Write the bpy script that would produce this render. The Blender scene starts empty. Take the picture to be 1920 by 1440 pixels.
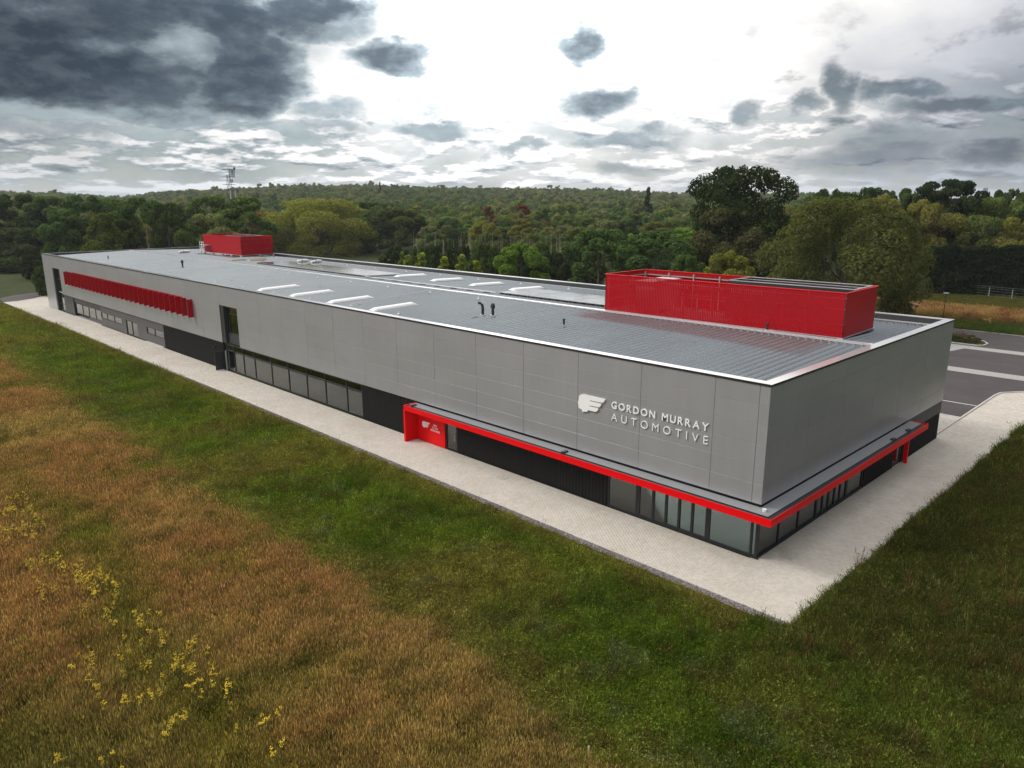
import bpy, math, random
import numpy as np
from mathutils import Matrix, Vector

# ------------------------------------------------------------------ scene, camera
sc = bpy.context.scene
COL = sc.collection
random.seed(7)
RNG = np.random.default_rng(11)

F_PX, YAW, PIT, ROLL = 1394.03, 0.776452, 0.241639, -0.00243
CAM = np.array([-37.652, -18.147, 20.269])
_fw = np.array([math.sin(YAW)*math.cos(PIT), math.cos(YAW)*math.cos(PIT), -math.sin(PIT)])
_r0 = np.array([math.cos(YAW), -math.sin(YAW), 0.0]); _u0 = np.cross(_r0, _fw)
_r = math.cos(ROLL)*_r0 + math.sin(ROLL)*_u0
_u = -math.sin(ROLL)*_r0 + math.cos(ROLL)*_u0

def ray(x, y):
    return _fw + (x-960)/F_PX*_r - (y-720)/F_PX*_u

def on_ray(x, y, dist):
    """the point of the place that stands dist metres away (on plan) in that viewing direction"""
    d = ray(x, y); h = math.hypot(d[0], d[1])
    return CAM + d/h*dist

def az_el(x, y):
    d = ray(x, y); d = d/np.linalg.norm(d)
    return math.atan2(d[0], d[1]) - YAW, math.asin(d[2])

cam_data = bpy.data.cameras.new('camera')
cam_data.sensor_width = 36.0
cam_data.lens = F_PX/1920*36.0
cam_data.clip_start = 0.5
cam_data.clip_end = 20000
cam = bpy.data.objects.new('camera', cam_data)
COL.objects.link(cam)
M = Matrix.Identity(4)
for i in range(3):
    M[i][0] = _r[i]; M[i][1] = _u[i]; M[i][2] = -_fw[i]; M[i][3] = CAM[i]
cam.matrix_world = M
sc.camera = cam

# ------------------------------------------------------------------ node helper
class NT:
    def __init__(self, tree):
        self.t = tree; tree.nodes.clear()
    def n(self, typ, **kw):
        nd = self.t.nodes.new(typ)
        for k, v in kw.items():
            if k == 'inp':
                for kk, vv in v.items(): self.s(nd, kk, vv)
            else: setattr(nd, k, v)
        return nd
    def s(self, nd, key, val):
        sock = nd.inputs[key]
        if isinstance(val, bpy.types.NodeSocket): self.t.links.new(val, sock)
        else: sock.default_value = val
    def math(self, op, a, b=None, c=None, clamp=False):
        nd = self.t.nodes.new('ShaderNodeMath'); nd.operation = op; nd.use_clamp = clamp
        self.s(nd, 0, a)
        if b is not None: self.s(nd, 1, b)
        if c is not None: self.s(nd, 2, c)
        return nd.outputs[0]
    def mr(self, v, a, b, c=0.0, d=1.0, smooth=True):
        nd = self.t.nodes.new('ShaderNodeMapRange'); nd.clamp = True
        nd.interpolation_type = 'SMOOTHSTEP' if smooth else 'LINEAR'
        for k, x in zip((0, 1, 2, 3, 4), (v, a, b, c, d)): self.s(nd, k, x)
        return nd.outputs[0]
    def mix(self, f, a, b, blend='MIX'):
        nd = self.t.nodes.new('ShaderNodeMix'); nd.data_type = 'RGBA'; nd.blend_type = blend
        self.s(nd, 0, f); self.s(nd, 6, a); self.s(nd, 7, b)
        return nd.outputs[2]
    def noise(self, vec, scale, detail=4, rough=0.55, out=0):
        nd = self.t.nodes.new('ShaderNodeTexNoise')
        if vec is not None: self.s(nd, 'Vector', vec)
        nd.inputs['Scale'].default_value = scale; nd.inputs['Detail'].default_value = detail
        nd.inputs['Roughness'].default_value = rough
        return nd.outputs[out]
    def ramp(self, f, stops):
        nd = self.t.nodes.new('ShaderNodeValToRGB')
        el = nd.color_ramp.elements
        while len(el) > 1: el.remove(el[-1])
        el[0].position = stops[0][0]; el[0].color = (*stops[0][1], 1)
        for p, c in stops[1:]:
            e = el.new(p); e.color = (*c, 1)
        self.s(nd, 0, f)
        return nd.outputs[0]

# ------------------------------------------------------------------ world: cloudy sky
SUN_AZ = math.radians(-38.0)      # compass direction to the sun, from +Y towards +X
SUN_EL = math.radians(40.0)
world = bpy.data.worlds.new('World'); sc.world = world
world.use_nodes = True
w = NT(world.node_tree)
geo = w.n('ShaderNodeTexCoord').outputs['Generated']
vn = w.n('ShaderNodeVectorMath', operation='NORMALIZE'); w.s(vn, 0, geo)
sep = w.n('ShaderNodeSeparateXYZ'); w.s(sep, 0, vn.outputs[0])
dx, dy, dz = sep.outputs
rx = w.math('ADD', w.math('MULTIPLY', dx, math.cos(YAW)), w.math('MULTIPLY', dy, -math.sin(YAW)))
ry = w.math('ADD', w.math('MULTIPLY', dx, math.sin(YAW)), w.math('MULTIPLY', dy, math.cos(YAW)))
az = w.math('ARCTAN2', rx, ry)
el = w.math('ARCSINE', dz)
ele = w.math('MAXIMUM', el, 0.0)
comb = w.n('ShaderNodeCombineXYZ'); w.s(comb, 0, dx); w.s(comb, 1, dy); w.s(comb, 2, w.math('MULTIPLY', dz, 2.0))
cv = comb.outputs[0]
nz = w.n('ShaderNodeSeparateColor'); w.s(nz, 0, w.noise(cv, 7.0, 9, 0.60, out=1))
azw = w.math('ADD', az, w.math('MULTIPLY', w.math('SUBTRACT', nz.outputs[0], 0.5), 0.155))
elw = w.math('ADD', el, w.math('MULTIPLY', w.math('SUBTRACT', nz.outputs[1], 0.5), 0.10))
fine = w.noise(cv, 34.0, 6, 0.6)
def blob(px, py, rxp, ryp, lo=1.0, hi=0.45):
    a, e = az_el(px, py)
    u = w.math('DIVIDE', w.math('SUBTRACT', azw, a), rxp/F_PX)
    v = w.math('DIVIDE', w.math('SUBTRACT', elw, e), ryp/F_PX)
    d = w.math('SQRT', w.math('ADD', w.math('MULTIPLY', u, u), w.math('MULTIPLY', v, v)))
    return w.mr(d, 1.22, hi*0.8)
def bmax(lst):
    out = None
    for st, b in lst:
        x = w.math('MULTIPLY', b, st)
        out = x if out is None else w.math('MAXIMUM', out, x)
    return out
# general brightness of the high veil
glow = w.math('MAXIMUM', w.math('MULTIPLY', blob(1080, 120, 1050, 420, hi=0.05), 0.80), w.mr(el, 0.24, 0.7, 0.0, 1.0))
veil_n = w.noise(cv, 4.6, 8, 0.6)
veil = w.math('ADD', w.mr(glow, 0, 1, 0.48, 0.98, smooth=False), w.math('MULTIPLY', w.math('SUBTRACT', veil_n, 0.5), 0.62))
grey_up = bmax([(0.26, blob(1470, 40, 230, 75)), (0.24, blob(1760, 95, 300, 85)), (0.15, blob(1850, 0, 260, 80)), (0.12, blob(1880, 330, 300, 90)),
                (0.18, blob(620, 70, 140, 70)), (0.2, blob(860, 30, 60, 40))])
veil = w.math('ADD', veil, w.math('MULTIPLY', blob(1130, -170, 820, 360, hi=0.0), 0.75))
sun_side = w.math('ADD', w.math('MULTIPLY', dx, math.sin(SUN_AZ)), w.math('MULTIPLY', dy, math.cos(SUN_AZ)))
side_k = w.mr(sun_side, -0.95, 0.25, 0.08, 1.12, smooth=False)
veil = w.math('MULTIPLY', veil, side_k)
veil = w.math('MULTIPLY', veil, w.math('SUBTRACT', 1.0, grey_up))
base = w.mix(1.0, w.n('ShaderNodeCombineColor').outputs[0], (1, 1, 1, 1))
vc = w.n('ShaderNodeCombineColor')
w.s(vc, 0, w.math('MULTIPLY', veil, w.mr(veil, 0.15, 0.6, 0.93, 1.015))); w.s(vc, 1, veil); w.s(vc, 2, w.math('MULTIPLY', veil, w.mr(veil, 0.15, 0.6, 1.16, 0.985)))
base = vc.outputs[0]
# low cumulus rows toward the horizon
comb2 = w.n('ShaderNodeCombineXYZ'); w.s(comb2, 0, w.math('MULTIPLY', az, 9.0)); w.s(comb2, 1, w.math('MULTIPLY', w.math('POWER', w.math('ADD', ele, 0.012), 0.66), 21.0)); w.s(comb2, 2, 3.7)
rown = w.noise(comb2.outputs[0], 1.35, 9, 0.58)
comb3 = w.n('ShaderNodeCombineXYZ'); w.s(comb3, 0, w.math('MULTIPLY', az, 9.0)); w.s(comb3, 1, w.math('ADD', w.math('MULTIPLY', w.math('POWER', w.math('ADD', ele, 0.012), 0.66), 21.0), 0.22)); w.s(comb3, 2, 3.7)
rown2 = w.noise(comb3.outputs[0], 1.35, 5, 0.55)
lit = w.math('SUBTRACT', rown, rown2)           # light tops, grey undersides of the heaps
low_w = w.mr(el, 0.165, 0.075)
left_w = w.mr(az, 0.10, -0.55)
heap = w.mr(rown, 0.455, 0.545)
shade = w.math('ADD', w.math('MULTIPLY', lit, -3.2), w.mr(rown, 0.56, 0.80, 0.08, 0.42), clamp=True)
behind = w.math('ADD', w.mr(glow, 0.15, 0.6, 0.33, 0.22), w.math('MULTIPLY', w.math('SUBTRACT', w.noise(cv, 5.2, 6, 0.6), 0.5), 0.9), clamp=True)
rowd = w.math('ADD', w.math('MULTIPLY', w.math('SUBTRACT', 1.0, heap), behind), w.math('MULTIPLY', heap, shade))
rowd = w.math('MULTIPLY', rowd, w.math('ADD', low_w, w.math('MULTIPLY', left_w, 0.4), clamp=True))
rowd = w.math('ADD', rowd, w.math('MULTIPLY', w.math('MULTIPLY', left_w, low_w), 0.15))
dark = bmax([(0.62, blob(190, 60, 420, 130, hi=0.3)), (1.0, blob(110, 95, 350, 120)), (1.0, blob(40, 150, 300, 62)), (0.9, blob(330, 15, 360, 62)),
             (0.92, blob(465, 150, 130, 75)), (0.86, blob(470, 60, 90, 80)), (0.8, blob(585, 0, 120, 30)), (0.75, blob(500, 95, 90, 60)), (0.72, blob(335, 118, 60, 40)),
             (0.70, blob(735, 103, 90, 36)), (0.66, blob(1090, 82, 58, 34)), (0.66, blob(1118, 180, 80, 36)),
             (0.5, blob(1575, 172, 34, 42)), (0.42, blob(1385, 208, 40, 26)), (0.45, blob(1505, 197, 30, 22)),
             (0.46, blob(1690, 170, 100, 16)), (0.46, blob(1850, 192, 160, 22)), (0.36, blob(1640, 285, 150, 42)),
             (0.38, blob(1890, 300, 80, 26)), (0.50, blob(190, 205, 300, 30)), (0.40, blob(70, 250, 150, 24)),
             (0.34, blob(250, 285, 90, 18)), (0.48, blob(800, 248, 90, 18)), (0.45, blob(1180, 262, 130, 20)),
             (0.42, blob(980, 268, 80, 14)), (0.42, blob(620, 215, 70, 26)), (0.40, blob(1160, 318, 80, 20)), (0.4, blob(600, 250, 90, 20))])
dark = w.math('MULTIPLY', dark, w.math('SUBTRACT', 1.0, bmax([(0.50, blob(328, 92, 75, 50, hi=0.2)), (0.30, blob(215, 78, 50, 30, hi=0.2))])))
dark = w.math('MULTIPLY', dark, w.mr(fine, 0.3, 0.62, 0.82, 1.02))
# the same kind of heavy cloud goes on round the rest of the sky
rest = w.math('MULTIPLY', w.mr(w.noise(cv, 2.1, 8, 0.6), 0.52, 0.68, 0.0, 0.62), w.mr(w.math('ABSOLUTE', az), 0.62, 0.95))
up = w.math('MULTIPLY', w.mr(w.noise(cv, 2.1, 8, 0.6), 0.52, 0.68, 0.0, 0.55), w.mr(el, 0.33, 0.6))
wisp = w.math('MULTIPLY', w.mr(w.noise(cv, 12.0, 9, 0.62), 0.51, 0.68, 0.0, 0.30), w.mr(el, 0.26, 0.12))
rowd = w.math('MAXIMUM', rowd, wisp)
D = w.math('MAXIMUM', w.math('MAXIMUM', dark, rowd), w.math('MAXIMUM', rest, up))
D = w.math('MINIMUM', D, 1.0)
tone = w.ramp(D, [(0.0, (1, 1, 1)), (0.18, (0.62, 0.635, 0.65)), (0.42, (0.26, 0.315, 0.35)), (0.72, (0.082, 0.108, 0.136)), (1.0, (0.025, 0.042, 0.064))])
cloud_col = w.mix(1.0, base, tone, 'MULTIPLY')
hz = w.mr(el, 0.05, -0.01)
cloud_col = w.mix(w.math('MULTIPLY', hz, 0.5), cloud_col, (0.46, 0.52, 0.57, 1))
sky = w.n('ShaderNodeTexSky', sky_type='NISHITA', sun_disc=False, sun_elevation=SUN_EL, sun_rotation=SUN_AZ)
bg_sky = w.n('ShaderNodeBackground', inp={'Color': sky.outputs[0], 'Strength': 0.08})
bg_cl = w.n('ShaderNodeBackground', inp={'Color': cloud_col, 'Strength': 1.3})
gap = w.mr(w.math('MULTIPLY', w.math('SUBTRACT', 0.56, rown), low_w), 0.02, 0.16, 0.0, 0.30)
mixw = w.n('ShaderNodeMixShader', inp={0: w.math('SUBTRACT', 1.0, gap), 1: bg_sky.outputs[0], 2: bg_cl.outputs[0]})
outw = w.n('ShaderNodeOutputWorld', inp={0: mixw.outputs[0]})
world.cycles.sampling_method = 'MANUAL'
world.cycles.sample_map_resolution = 1024

# ------------------------------------------------------------------ sun through cloud, exposure
sun_d = bpy.data.lights.new('sun', 'SUN')
sun_d.energy = 1.5; sun_d.angle = math.radians(14); sun_d.color = (1.0, 0.95, 0.88)
sun = bpy.data.objects.new('sun', sun_d); COL.objects.link(sun)
sdir = Vector((math.sin(SUN_AZ)*math.cos(SUN_EL), math.cos(SUN_AZ)*math.cos(SUN_EL), math.sin(SUN_EL)))
sun.rotation_euler = sdir.to_track_quat('Z', 'Y').to_euler()
sun.location = (-40, 60, 80)
sc.view_settings.view_transform = 'Standard'
sc.view_settings.look = 'None'
sc.view_settings.exposure = 0.46
sc.view_settings.gamma = 1.0
sc.view_settings.use_curve_mapping = False
sc.render.engine = 'CYCLES'
sc.cycles.max_bounces = 7
sc.cycles.diffuse_bounces = 3
sc.cycles.glossy_bounces = 4
sc.cycles.transmission_bounces = 4
sc.cycles.transparent_max_bounces = 12
sc.cycles.caustics_reflective = False
sc.cycles.caustics_refractive = False

# ------------------------------------------------------------------ materials
def new_mat(name):
    m = bpy.data.materials.new(name); m.use_nodes = True
    return m, NT(m.node_tree)

def bsdf_out(t, **kw):
    b = t.n('ShaderNodeBsdfPrincipled', inp=kw)
    t.n('ShaderNodeOutputMaterial', inp={0: b.outputs[0]})
    return b

def coat(name, col, rough=0.5, metal=0.0, var=0.08, scale=1.5, spec=0.5, obj_var=0.0, bump=0.0, bscale=60, coatw=0.0):
    m, t = new_mat(name)
    co = t.n('ShaderNodeNewGeometry').outputs['Position']
    nf = t.noise(co, scale, 5, 0.6)
    k = t.mr(nf, 0.25, 0.75, 1-var, 1+var, smooth=False)
    if obj_var:
        oi = t.n('ShaderNodeObjectInfo').outputs['Random']
        k = t.math('MULTIPLY', k, t.mr(oi, 0, 1, 1-obj_var, 1+obj_var, smooth=False))
    c = t.n('ShaderNodeVectorMath', operation='SCALE'); c.inputs[0].default_value = col; t.s(c, 'Scale', k)
    kw = {'Base Color': c.outputs[0], 'Roughness': rough, 'Metallic': metal, 'Specular IOR Level': spec}
    b = bsdf_out(t, **kw)
    if coatw: b.inputs['Coat Weight'].default_value = coatw; b.inputs['Coat Roughness'].default_value = 0.12
    if bump:
        bp = t.n('ShaderNodeBump', inp={'Strength': bump, 'Distance': 0.02, 'Height': t.noise(co, bscale, 3)})
        t.s(b, 'Normal', bp.outputs[0])
    return m

MAT = {}
MAT['clad'] = coat('silver_cladding', (0.365, 0.362, 0.362), 0.36, 0.35, 0.05, 0.25, obj_var=0.04)
def clad_mat():
    m, t = new_mat('silver_cladding')
    co = t.n('ShaderNodeNewGeometry').outputs['Position']
    mp = t.n('ShaderNodeMapping'); t.s(mp, 0, co); mp.inputs['Scale'].default_value = (1.6, 1.6, 0.10)
    k = t.mr(t.noise(mp.outputs[0], 1.3, 5, 0.65), 0.3, 0.7, 0.975, 1.02)
    k = t.math('MULTIPLY', k, t.mr(t.noise(co, 0.22, 3), 0.3, 0.7, 0.965, 1.035))
    k = t.math('MULTIPLY', k, t.mr(t.n('ShaderNodeObjectInfo').outputs['Random'], 0, 1, 0.972, 1.028, smooth=False))
    c = t.n('ShaderNodeVectorMath', operation='SCALE'); c.inputs[0].default_value = (0.412, 0.420, 0.436); t.s(c, 'Scale', k)
    b = bsdf_out(t, **{'Base Color': c.outputs[0], 'Roughness': 0.30, 'Metallic': 0.42, 'Specular IOR Level': 0.5})
    bp = t.n('ShaderNodeBump', inp={'Strength': 0.25, 'Distance': 0.01, 'Height': t.noise(co, 0.9, 2)})
    t.s(b, 'Normal', bp.outputs[0])
    return m
MAT['clad'] = clad_mat()
MAT['clad_plain'] = coat('cladding_flashing', (0.22, 0.218, 0.215), 0.45, 0.2, 0.05, 0.4)
MAT['joint'] = coat('joint_shadow_black', (0.03, 0.03, 0.032), 0.8)  # even near-black of the backing walls behind the panel joints
MAT['black'] = coat('black_ribbed_wall', (0.008, 0.008, 0.0085), 0.6, 0.0, 0.15, 0.8, spec=0.2)
MAT['dgrey'] = coat('dark_grey_panel', (0.045, 0.047, 0.05), 0.5, 0.1, 0.1, 0.7)
MAT['mgrey'] = coat('mid_grey_panel', (0.085, 0.083, 0.088), 0.5, 0.1, 0.1, 0.7)
MAT['frame'] = coat('black_window_frame', (0.014, 0.016, 0.018), 0.4)
MAT['coping'] = coat('pale_coping', (0.66, 0.655, 0.655), 0.13, 0.45, 0.04, 0.3, spec=0.9)
MAT['white'] = coat('white_plastic', (0.78, 0.78, 0.78), 0.35, 0.0, 0.05, 2)
MAT['galv'] = coat('galvanised_steel', (0.55, 0.56, 0.57), 0.4, 0.6, 0.12, 3)
MAT['red'] = coat('red_paint', (0.72, 0.001, 0.004), 0.42, 0.0, 0.05, 0.8, spec=0.2)
MAT['red_screen'] = coat('red_screen_paint', (0.40, 0.0015, 0.008), 0.45, 0.0, 0.06, 0.6, spec=0.2)
MAT['fin_red'] = coat('deep_red_fin_paint', (0.36, 0.0015, 0.006), 0.5, 0.0, 0.06, 0.6, spec=0.2)
MAT['roof'] = coat('roof_sheet_grey', (0.40, 0.435, 0.452), 0.13, 0.62, 0.06, 0.25, spec=0.9, obj_var=0.03)
MAT['lead'] = coat('canopy_membrane', (0.24, 0.245, 0.255), 0.5, 0.0, 0.06, 0.6)
MAT['gutter'] = coat('dark_gutter', (0.03, 0.034, 0.036), 0.35)
MAT['floor_in'] = coat('interior_floor', (0.54, 0.56, 0.57), 0.3, 0, 0.06, 0.4)
MAT['wall_in'] = coat('interior_wall', (0.76, 0.77, 0.77), 0.7)
MAT['letter'] = coat('brushed_letter', (0.86, 0.86, 0.85), 0.35, 0.0, 0.03, 1.0)
MAT['black_pipe'] = coat('black_pipe', (0.015, 0.016, 0.018), 0.4)
MAT['timber'] = coat('pale_timber', (0.52, 0.40, 0.28), 0.75, 0, 0.15, 3)
MAT['concrete'] = coat('concrete_post', (0.36, 0.34, 0.31), 0.85, 0, 0.15, 3)
MAT['steel_dark'] = coat('mast_steel', (0.09, 0.085, 0.10), 0.5, 0.3)
MAT['mast_panel'] = coat('mast_antenna', (0.55, 0.56, 0.55), 0.5)
MAT['kerb'] = coat('kerb_stone', (0.50, 0.48, 0.45), 0.8, 0, 0.1, 1.5)
MAT['paint'] = coat('road_paint', (0.72, 0.71, 0.68), 0.6, 0, 0.12, 2.0)
MAT['bark'] = coat('bark', (0.075, 0.06, 0.048), 0.9, 0, 0.3, 2.5)
MAT['bark_pale'] = coat('pale_bark', (0.33, 0.27, 0.23), 0.9, 0, 0.25, 2.5)
MAT['tower'] = coat('far_tower', (0.30, 0.36, 0.44), 0.7)  # blue of the distance haze is put into the wall colour

def solar_mat():
    m, t = new_mat('solar_glass')
    co = t.n('ShaderNodeTexCoord').outputs['Object']
    s = t.n('ShaderNodeSeparateXYZ'); t.s(s, 0, co)
    gx = t.math('ABSOLUTE', t.math('SUBTRACT', t.math('FRACT', t.math('MULTIPLY', s.outputs[0], 6.0)), 0.5))
    gy = t.math('ABSOLUTE', t.math('SUBTRACT', t.math('FRACT', t.math('MULTIPLY', s.outputs[1], 6.0)), 0.5))
    g = t.mr(t.math('MAXIMUM', gx, gy), 0.46, 0.49)
    c = t.mix(g, (0.010, 0.012, 0.022, 1), (0.06, 0.065, 0.08, 1))
    bsdf_out(t, **{'Base Color': c, 'Roughness': 0.07, 'Specular IOR Level': 0.95})
    return m
MAT['solar'] = solar_mat()

def glass_mat(name, tint, rough=0.02):
    m, t = new_mat(name)
    fr = t.n('ShaderNodeFresnel', inp={0: 1.55})
    tr = t.n('ShaderNodeBsdfTransparent', inp={0: (*tint, 1)})
    gl = t.n('ShaderNodeBsdfGlossy', inp={0: (0.92, 0.97, 0.97, 1), 'Roughness': rough})
    f = t.math('ADD', t.math('MULTIPLY', fr.outputs[0], 1.5), 0.05, clamp=True)
    mx = t.n('ShaderNodeMixShader', inp={0: f, 1: tr.outputs[0], 2: gl.outputs[0]})
    t.n('ShaderNodeOutputMaterial', inp={0: mx.outputs[0]})
    return m
MAT['glass'] = glass_mat('window_glass', (0.70, 0.84, 0.85))

def leaf_mat(name, instanced=False, transl=0.42, rng_k=(0.6, 1.6)):
    m, t = new_mat(name)
    if instanced:
        src = t.n('ShaderNodeAttribute', attribute_type='INSTANCER', attribute_name='tint').outputs['Color']
    else:
        src = t.n('ShaderNodeObjectInfo').outputs['Color']
    ri = t.n('ShaderNodeNewGeometry').outputs['Random Per Island']
    k = t.mr(ri, 0, 1, *rng_k, smooth=False)
    c = t.n('ShaderNodeVectorMath', operation='SCALE'); t.s(c, 0, src); t.s(c, 'Scale', k)
    ri2 = t.math('FRACT', t.math('MULTIPLY', ri, 17.3))
    c2 = t.mix(t.math('MULTIPLY', ri2, 0.35), c.outputs[0], t.mix(1.0, c.outputs[0], (1.5, 1.05, 0.55, 1), 'MULTIPLY'))
    d = t.n('ShaderNodeBsdfDiffuse', inp={0: c2})
    tl = t.n('ShaderNodeBsdfTranslucent', inp={0: t.mix(1.0, c2, (1.25, 1.35, 0.5, 1), 'MULTIPLY')})
    mx = t.n('ShaderNodeMixShader', inp={0: transl, 1: d.outputs[0], 2: tl.outputs[0]})
    t.n('ShaderNodeOutputMaterial', inp={0: mx.outputs[0]})
    return m
MAT['leaf'] = leaf_mat('foliage')
MAT['leaf_i'] = leaf_mat('forest_foliage', True, 0.42, (0.75, 1.3))
MAT['blade_i'] = leaf_mat('grass_blades', True, 0.35, (0.40, 1.7))
MAT['petal'] = coat('yellow_petals', (0.66, 0.47, 0.015), 0.7, 0, 0.2, 12)
MAT['stalk'] = coat('green_stalks', (0.07, 0.10, 0.03), 0.8, 0, 0.2, 8)

def ground_mat():
    m, t = new_mat('meadow_ground')
    co = t.n('ShaderNodeNewGeometry').outputs['Position']
    s = t.n('ShaderNodeSeparateXYZ'); t.s(s, 0, co)
    nw = t.math('MULTIPLY', t.math('SUBTRACT', t.noise(co, 0.16, 4), 0.5), 7.0)
    tall = t.mr(t.math('ADD', s.outputs[0], nw), -16.0, -19.5)
    green = t.ramp(t.noise(co, 0.35, 6, 0.7), [(0.3, (0.030, 0.040, 0.012)), (0.5, (0.048, 0.066, 0.020)), (0.7, (0.080, 0.078, 0.030))])
    tawny = t.ramp(t.noise(co, 0.45, 6, 0.7), [(0.3, (0.055, 0.042, 0.022)), (0.5, (0.095, 0.070, 0.034)), (0.7, (0.14, 0.105, 0.05))])
    c = t.mix(tall, green, tawny)
    c = t.mix(t.math('MULTIPLY', t.noise(co, 9.0, 3), 0.55), c, (0.025, 0.024, 0.012, 1))
    b = bsdf_out(t, **{'Base Color': c, 'Roughness': 0.95, 'Specular IOR Level': 0.1})
    bp = t.n('ShaderNodeBump', inp={'Strength': 0.8, 'Distance': 0.15, 'Height': t.noise(co, 3.0, 8, 0.7)})
    t.s(b, 'Normal', bp.outputs[0])
    return m
MAT['ground'] = ground_mat()

def paver_mat(island=True):
    m, t = new_mat('pale_pavers' if island else 'pale_paving_sheet')
    co = t.n('ShaderNodeNewGeometry').outputs['Position']
    big = t.noise(co, 0.22, 5, 0.6)
    stain = t.mr(t.noise(co, 0.6, 6, 0.65), 0.45, 0.75, 0.0, 0.28)
    c = t.ramp(big, [(0.3, (0.47, 0.425, 0.366)), (0.55, (0.53, 0.487, 0.43)), (0.75, (0.488, 0.45, 0.412))])
    c = t.mix(stain, c, (0.34, 0.29, 0.24, 1))
    if island:
        r = t.n('ShaderNodeNewGeometry').outputs['Random Per Island']
        k = t.mr(r, 0, 1, 0.91, 1.08, smooth=False)
    else:
        mp = t.n('ShaderNodeMapping'); t.s(mp, 0, co); mp.inputs['Rotation'].default_value[2] = math.radians(90)
        bt = t.n('ShaderNodeTexBrick', inp={'Color1': (0.86, 0.86, 0.86, 1), 'Color2': (1.12, 1.12, 1.12, 1), 'Mortar': (0.62, 0.6, 0.58, 1), 'Scale': 1.0, 'Mortar Size': 0.006, 'Brick Width': 0.24, 'Row Height': 0.16})
        t.s(bt, 'Vector', mp.outputs[0])
        k = t.n('ShaderNodeRGBToBW', inp={0: bt.outputs[0]}).outputs[0]
    v = t.n('ShaderNodeVectorMath', operation='SCALE'); t.s(v, 0, c); t.s(v, 'Scale', k)
    bsdf_out(t, **{'Base Color': v.outputs[0], 'Roughness': 0.85, 'Specular IOR Level': 0.25})
    return m
MAT['paver'] = paver_mat(True)
MAT['paving'] = paver_mat(False)
MAT['band'] = coat('grey_setts', (0.33, 0.315, 0.30), 0.85, 0, 0.18, 4.0)
MAT['sand'] = coat('joint_sand', (0.46, 0.42, 0.36), 0.95, 0, 0.2, 6)

def asphalt_mat():
    m, t = new_mat('asphalt')
    co = t.n('ShaderNodeNewGeometry').outputs['Position']
    c = t.ramp(t.noise(co, 0.25, 8, 0.7), [(0.3, (0.058, 0.047, 0.048)), (0.55, (0.080, 0.067, 0.067)), (0.75, (0.105, 0.089, 0.088))])
    c = t.mix(t.math('MULTIPLY', t.noise(co, 30, 3), 0.5), c, (0.045, 0.04, 0.042, 1))
    b = bsdf_out(t, **{'Base Color': c, 'Roughness': 0.8, 'Specular IOR Level': 0.3})
    bp = t.n('ShaderNodeBump', inp={'Strength': 0.4, 'Distance': 0.02, 'Height': t.noise(co, 40, 3)})
    t.s(b, 'Normal', bp.outputs[0])
    return m
MAT['asphalt'] = asphalt_mat()
def gravel_mat():
    m, t = new_mat('purple_grey_gravel')
    co = t.n('ShaderNodeNewGeometry').outputs['Position']
    v = t.n('ShaderNodeTexVoronoi', inp={'Scale': 16.0}); t.s(v, 'Vector', co)
    c = t.mix(t.n('ShaderNodeRGBToBW', inp={0: v.outputs['Color']}).outputs[0], (0.15, 0.13, 0.135, 1), (0.36, 0.32, 0.335, 1))
    b = bsdf_out(t, **{'Base Color': c, 'Roughness': 0.9})
    bp = t.n('ShaderNodeBump', inp={'Strength': 0.9, 'Distance': 0.03, 'Height': v.outputs['Distance']}); bp.invert = True
    t.s(b, 'Normal', bp.outputs[0])
    return m
MAT['gravel'] = gravel_mat()

# ------------------------------------------------------------------ mesh helpers
class MB:
    def __init__(self): self.v = []; self.f = []
    def poly(self, pts):
        i = len(self.v); self.v += [tuple(p) for p in pts]; self.f.append(tuple(range(i, i+len(pts)))); return self
    def box(self, x0, x1, y0, y1, z0, z1):
        i = len(self.v)
        self.v += [(x0,y0,z0),(x1,y0,z0),(x1,y1,z0),(x0,y1,z0),(x0,y0,z1),(x1,y0,z1),(x1,y1,z1),(x0,y1,z1)]
        self.f += [tuple(i+k for k in q) for q in ((0,3,2,1),(4,5,6,7),(0,1,5,4),(1,2,6,5),(2,3,7,6),(3,0,4,7))]
        return self
    def prism(self, outline, fn_a, fn_b):
        """outline of 2-D points; fn_a / fn_b place it in 3-D at either end"""
        n = len(outline); i = len(self.v)
        self.v += [tuple(fn_a(p)) for p in outline] + [tuple(fn_b(p)) for p in outline]
        self.f.append(tuple(range(i+n-1, i-1, -1))); self.f.append(tuple(range(i+n, i+2*n)))
        for k in range(n):
            self.f.append((i+k, i+(k+1)%n, i+n+(k+1)%n, i+n+k))
        return self
    def tube(self, pts, rad, n=6):
        pts = [Vector(p) for p in pts]
        if not hasattr(rad, '__len__'): rad = [rad]*len(pts)
        i0 = len(self.v)
        for k, p in enumerate(pts):
            a = pts[max(k-1, 0)]; b = pts[min(k+1, len(pts)-1)]
            d = (b-a).normalized()
            s = d.orthogonal().normalized() if abs(d.z) < 0.99 else Vector((1, 0, 0))
            s = (s - d*s.dot(d)).normalized(); q = d.cross(s)
            for j in range(n):
                an = 2*math.pi*j/n
                self.v.append(tuple(p + (s*math.cos(an)+q*math.sin(an))*rad[k]))
        for k in range(len(pts)-1):
            for j in range(n):
                a = i0+k*n+j; b = i0+k*n+(j+1)%n
                self.f.append((a, b, b+n, a+n))
        self.f.append(tuple(i0+j for j in range(n-1, -1, -1)))
        e = i0+(len(pts)-1)*n
        self.f.append(tuple(e+j for j in range(n)))
        return self
    def mesh(self, name, m):
        me = bpy.data.meshes.new(name); me.from_pydata(self.v, [], self.f); me.update()
        if m is not None: me.materials.append(MAT[m] if isinstance(m, str) else m)
        return me

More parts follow.
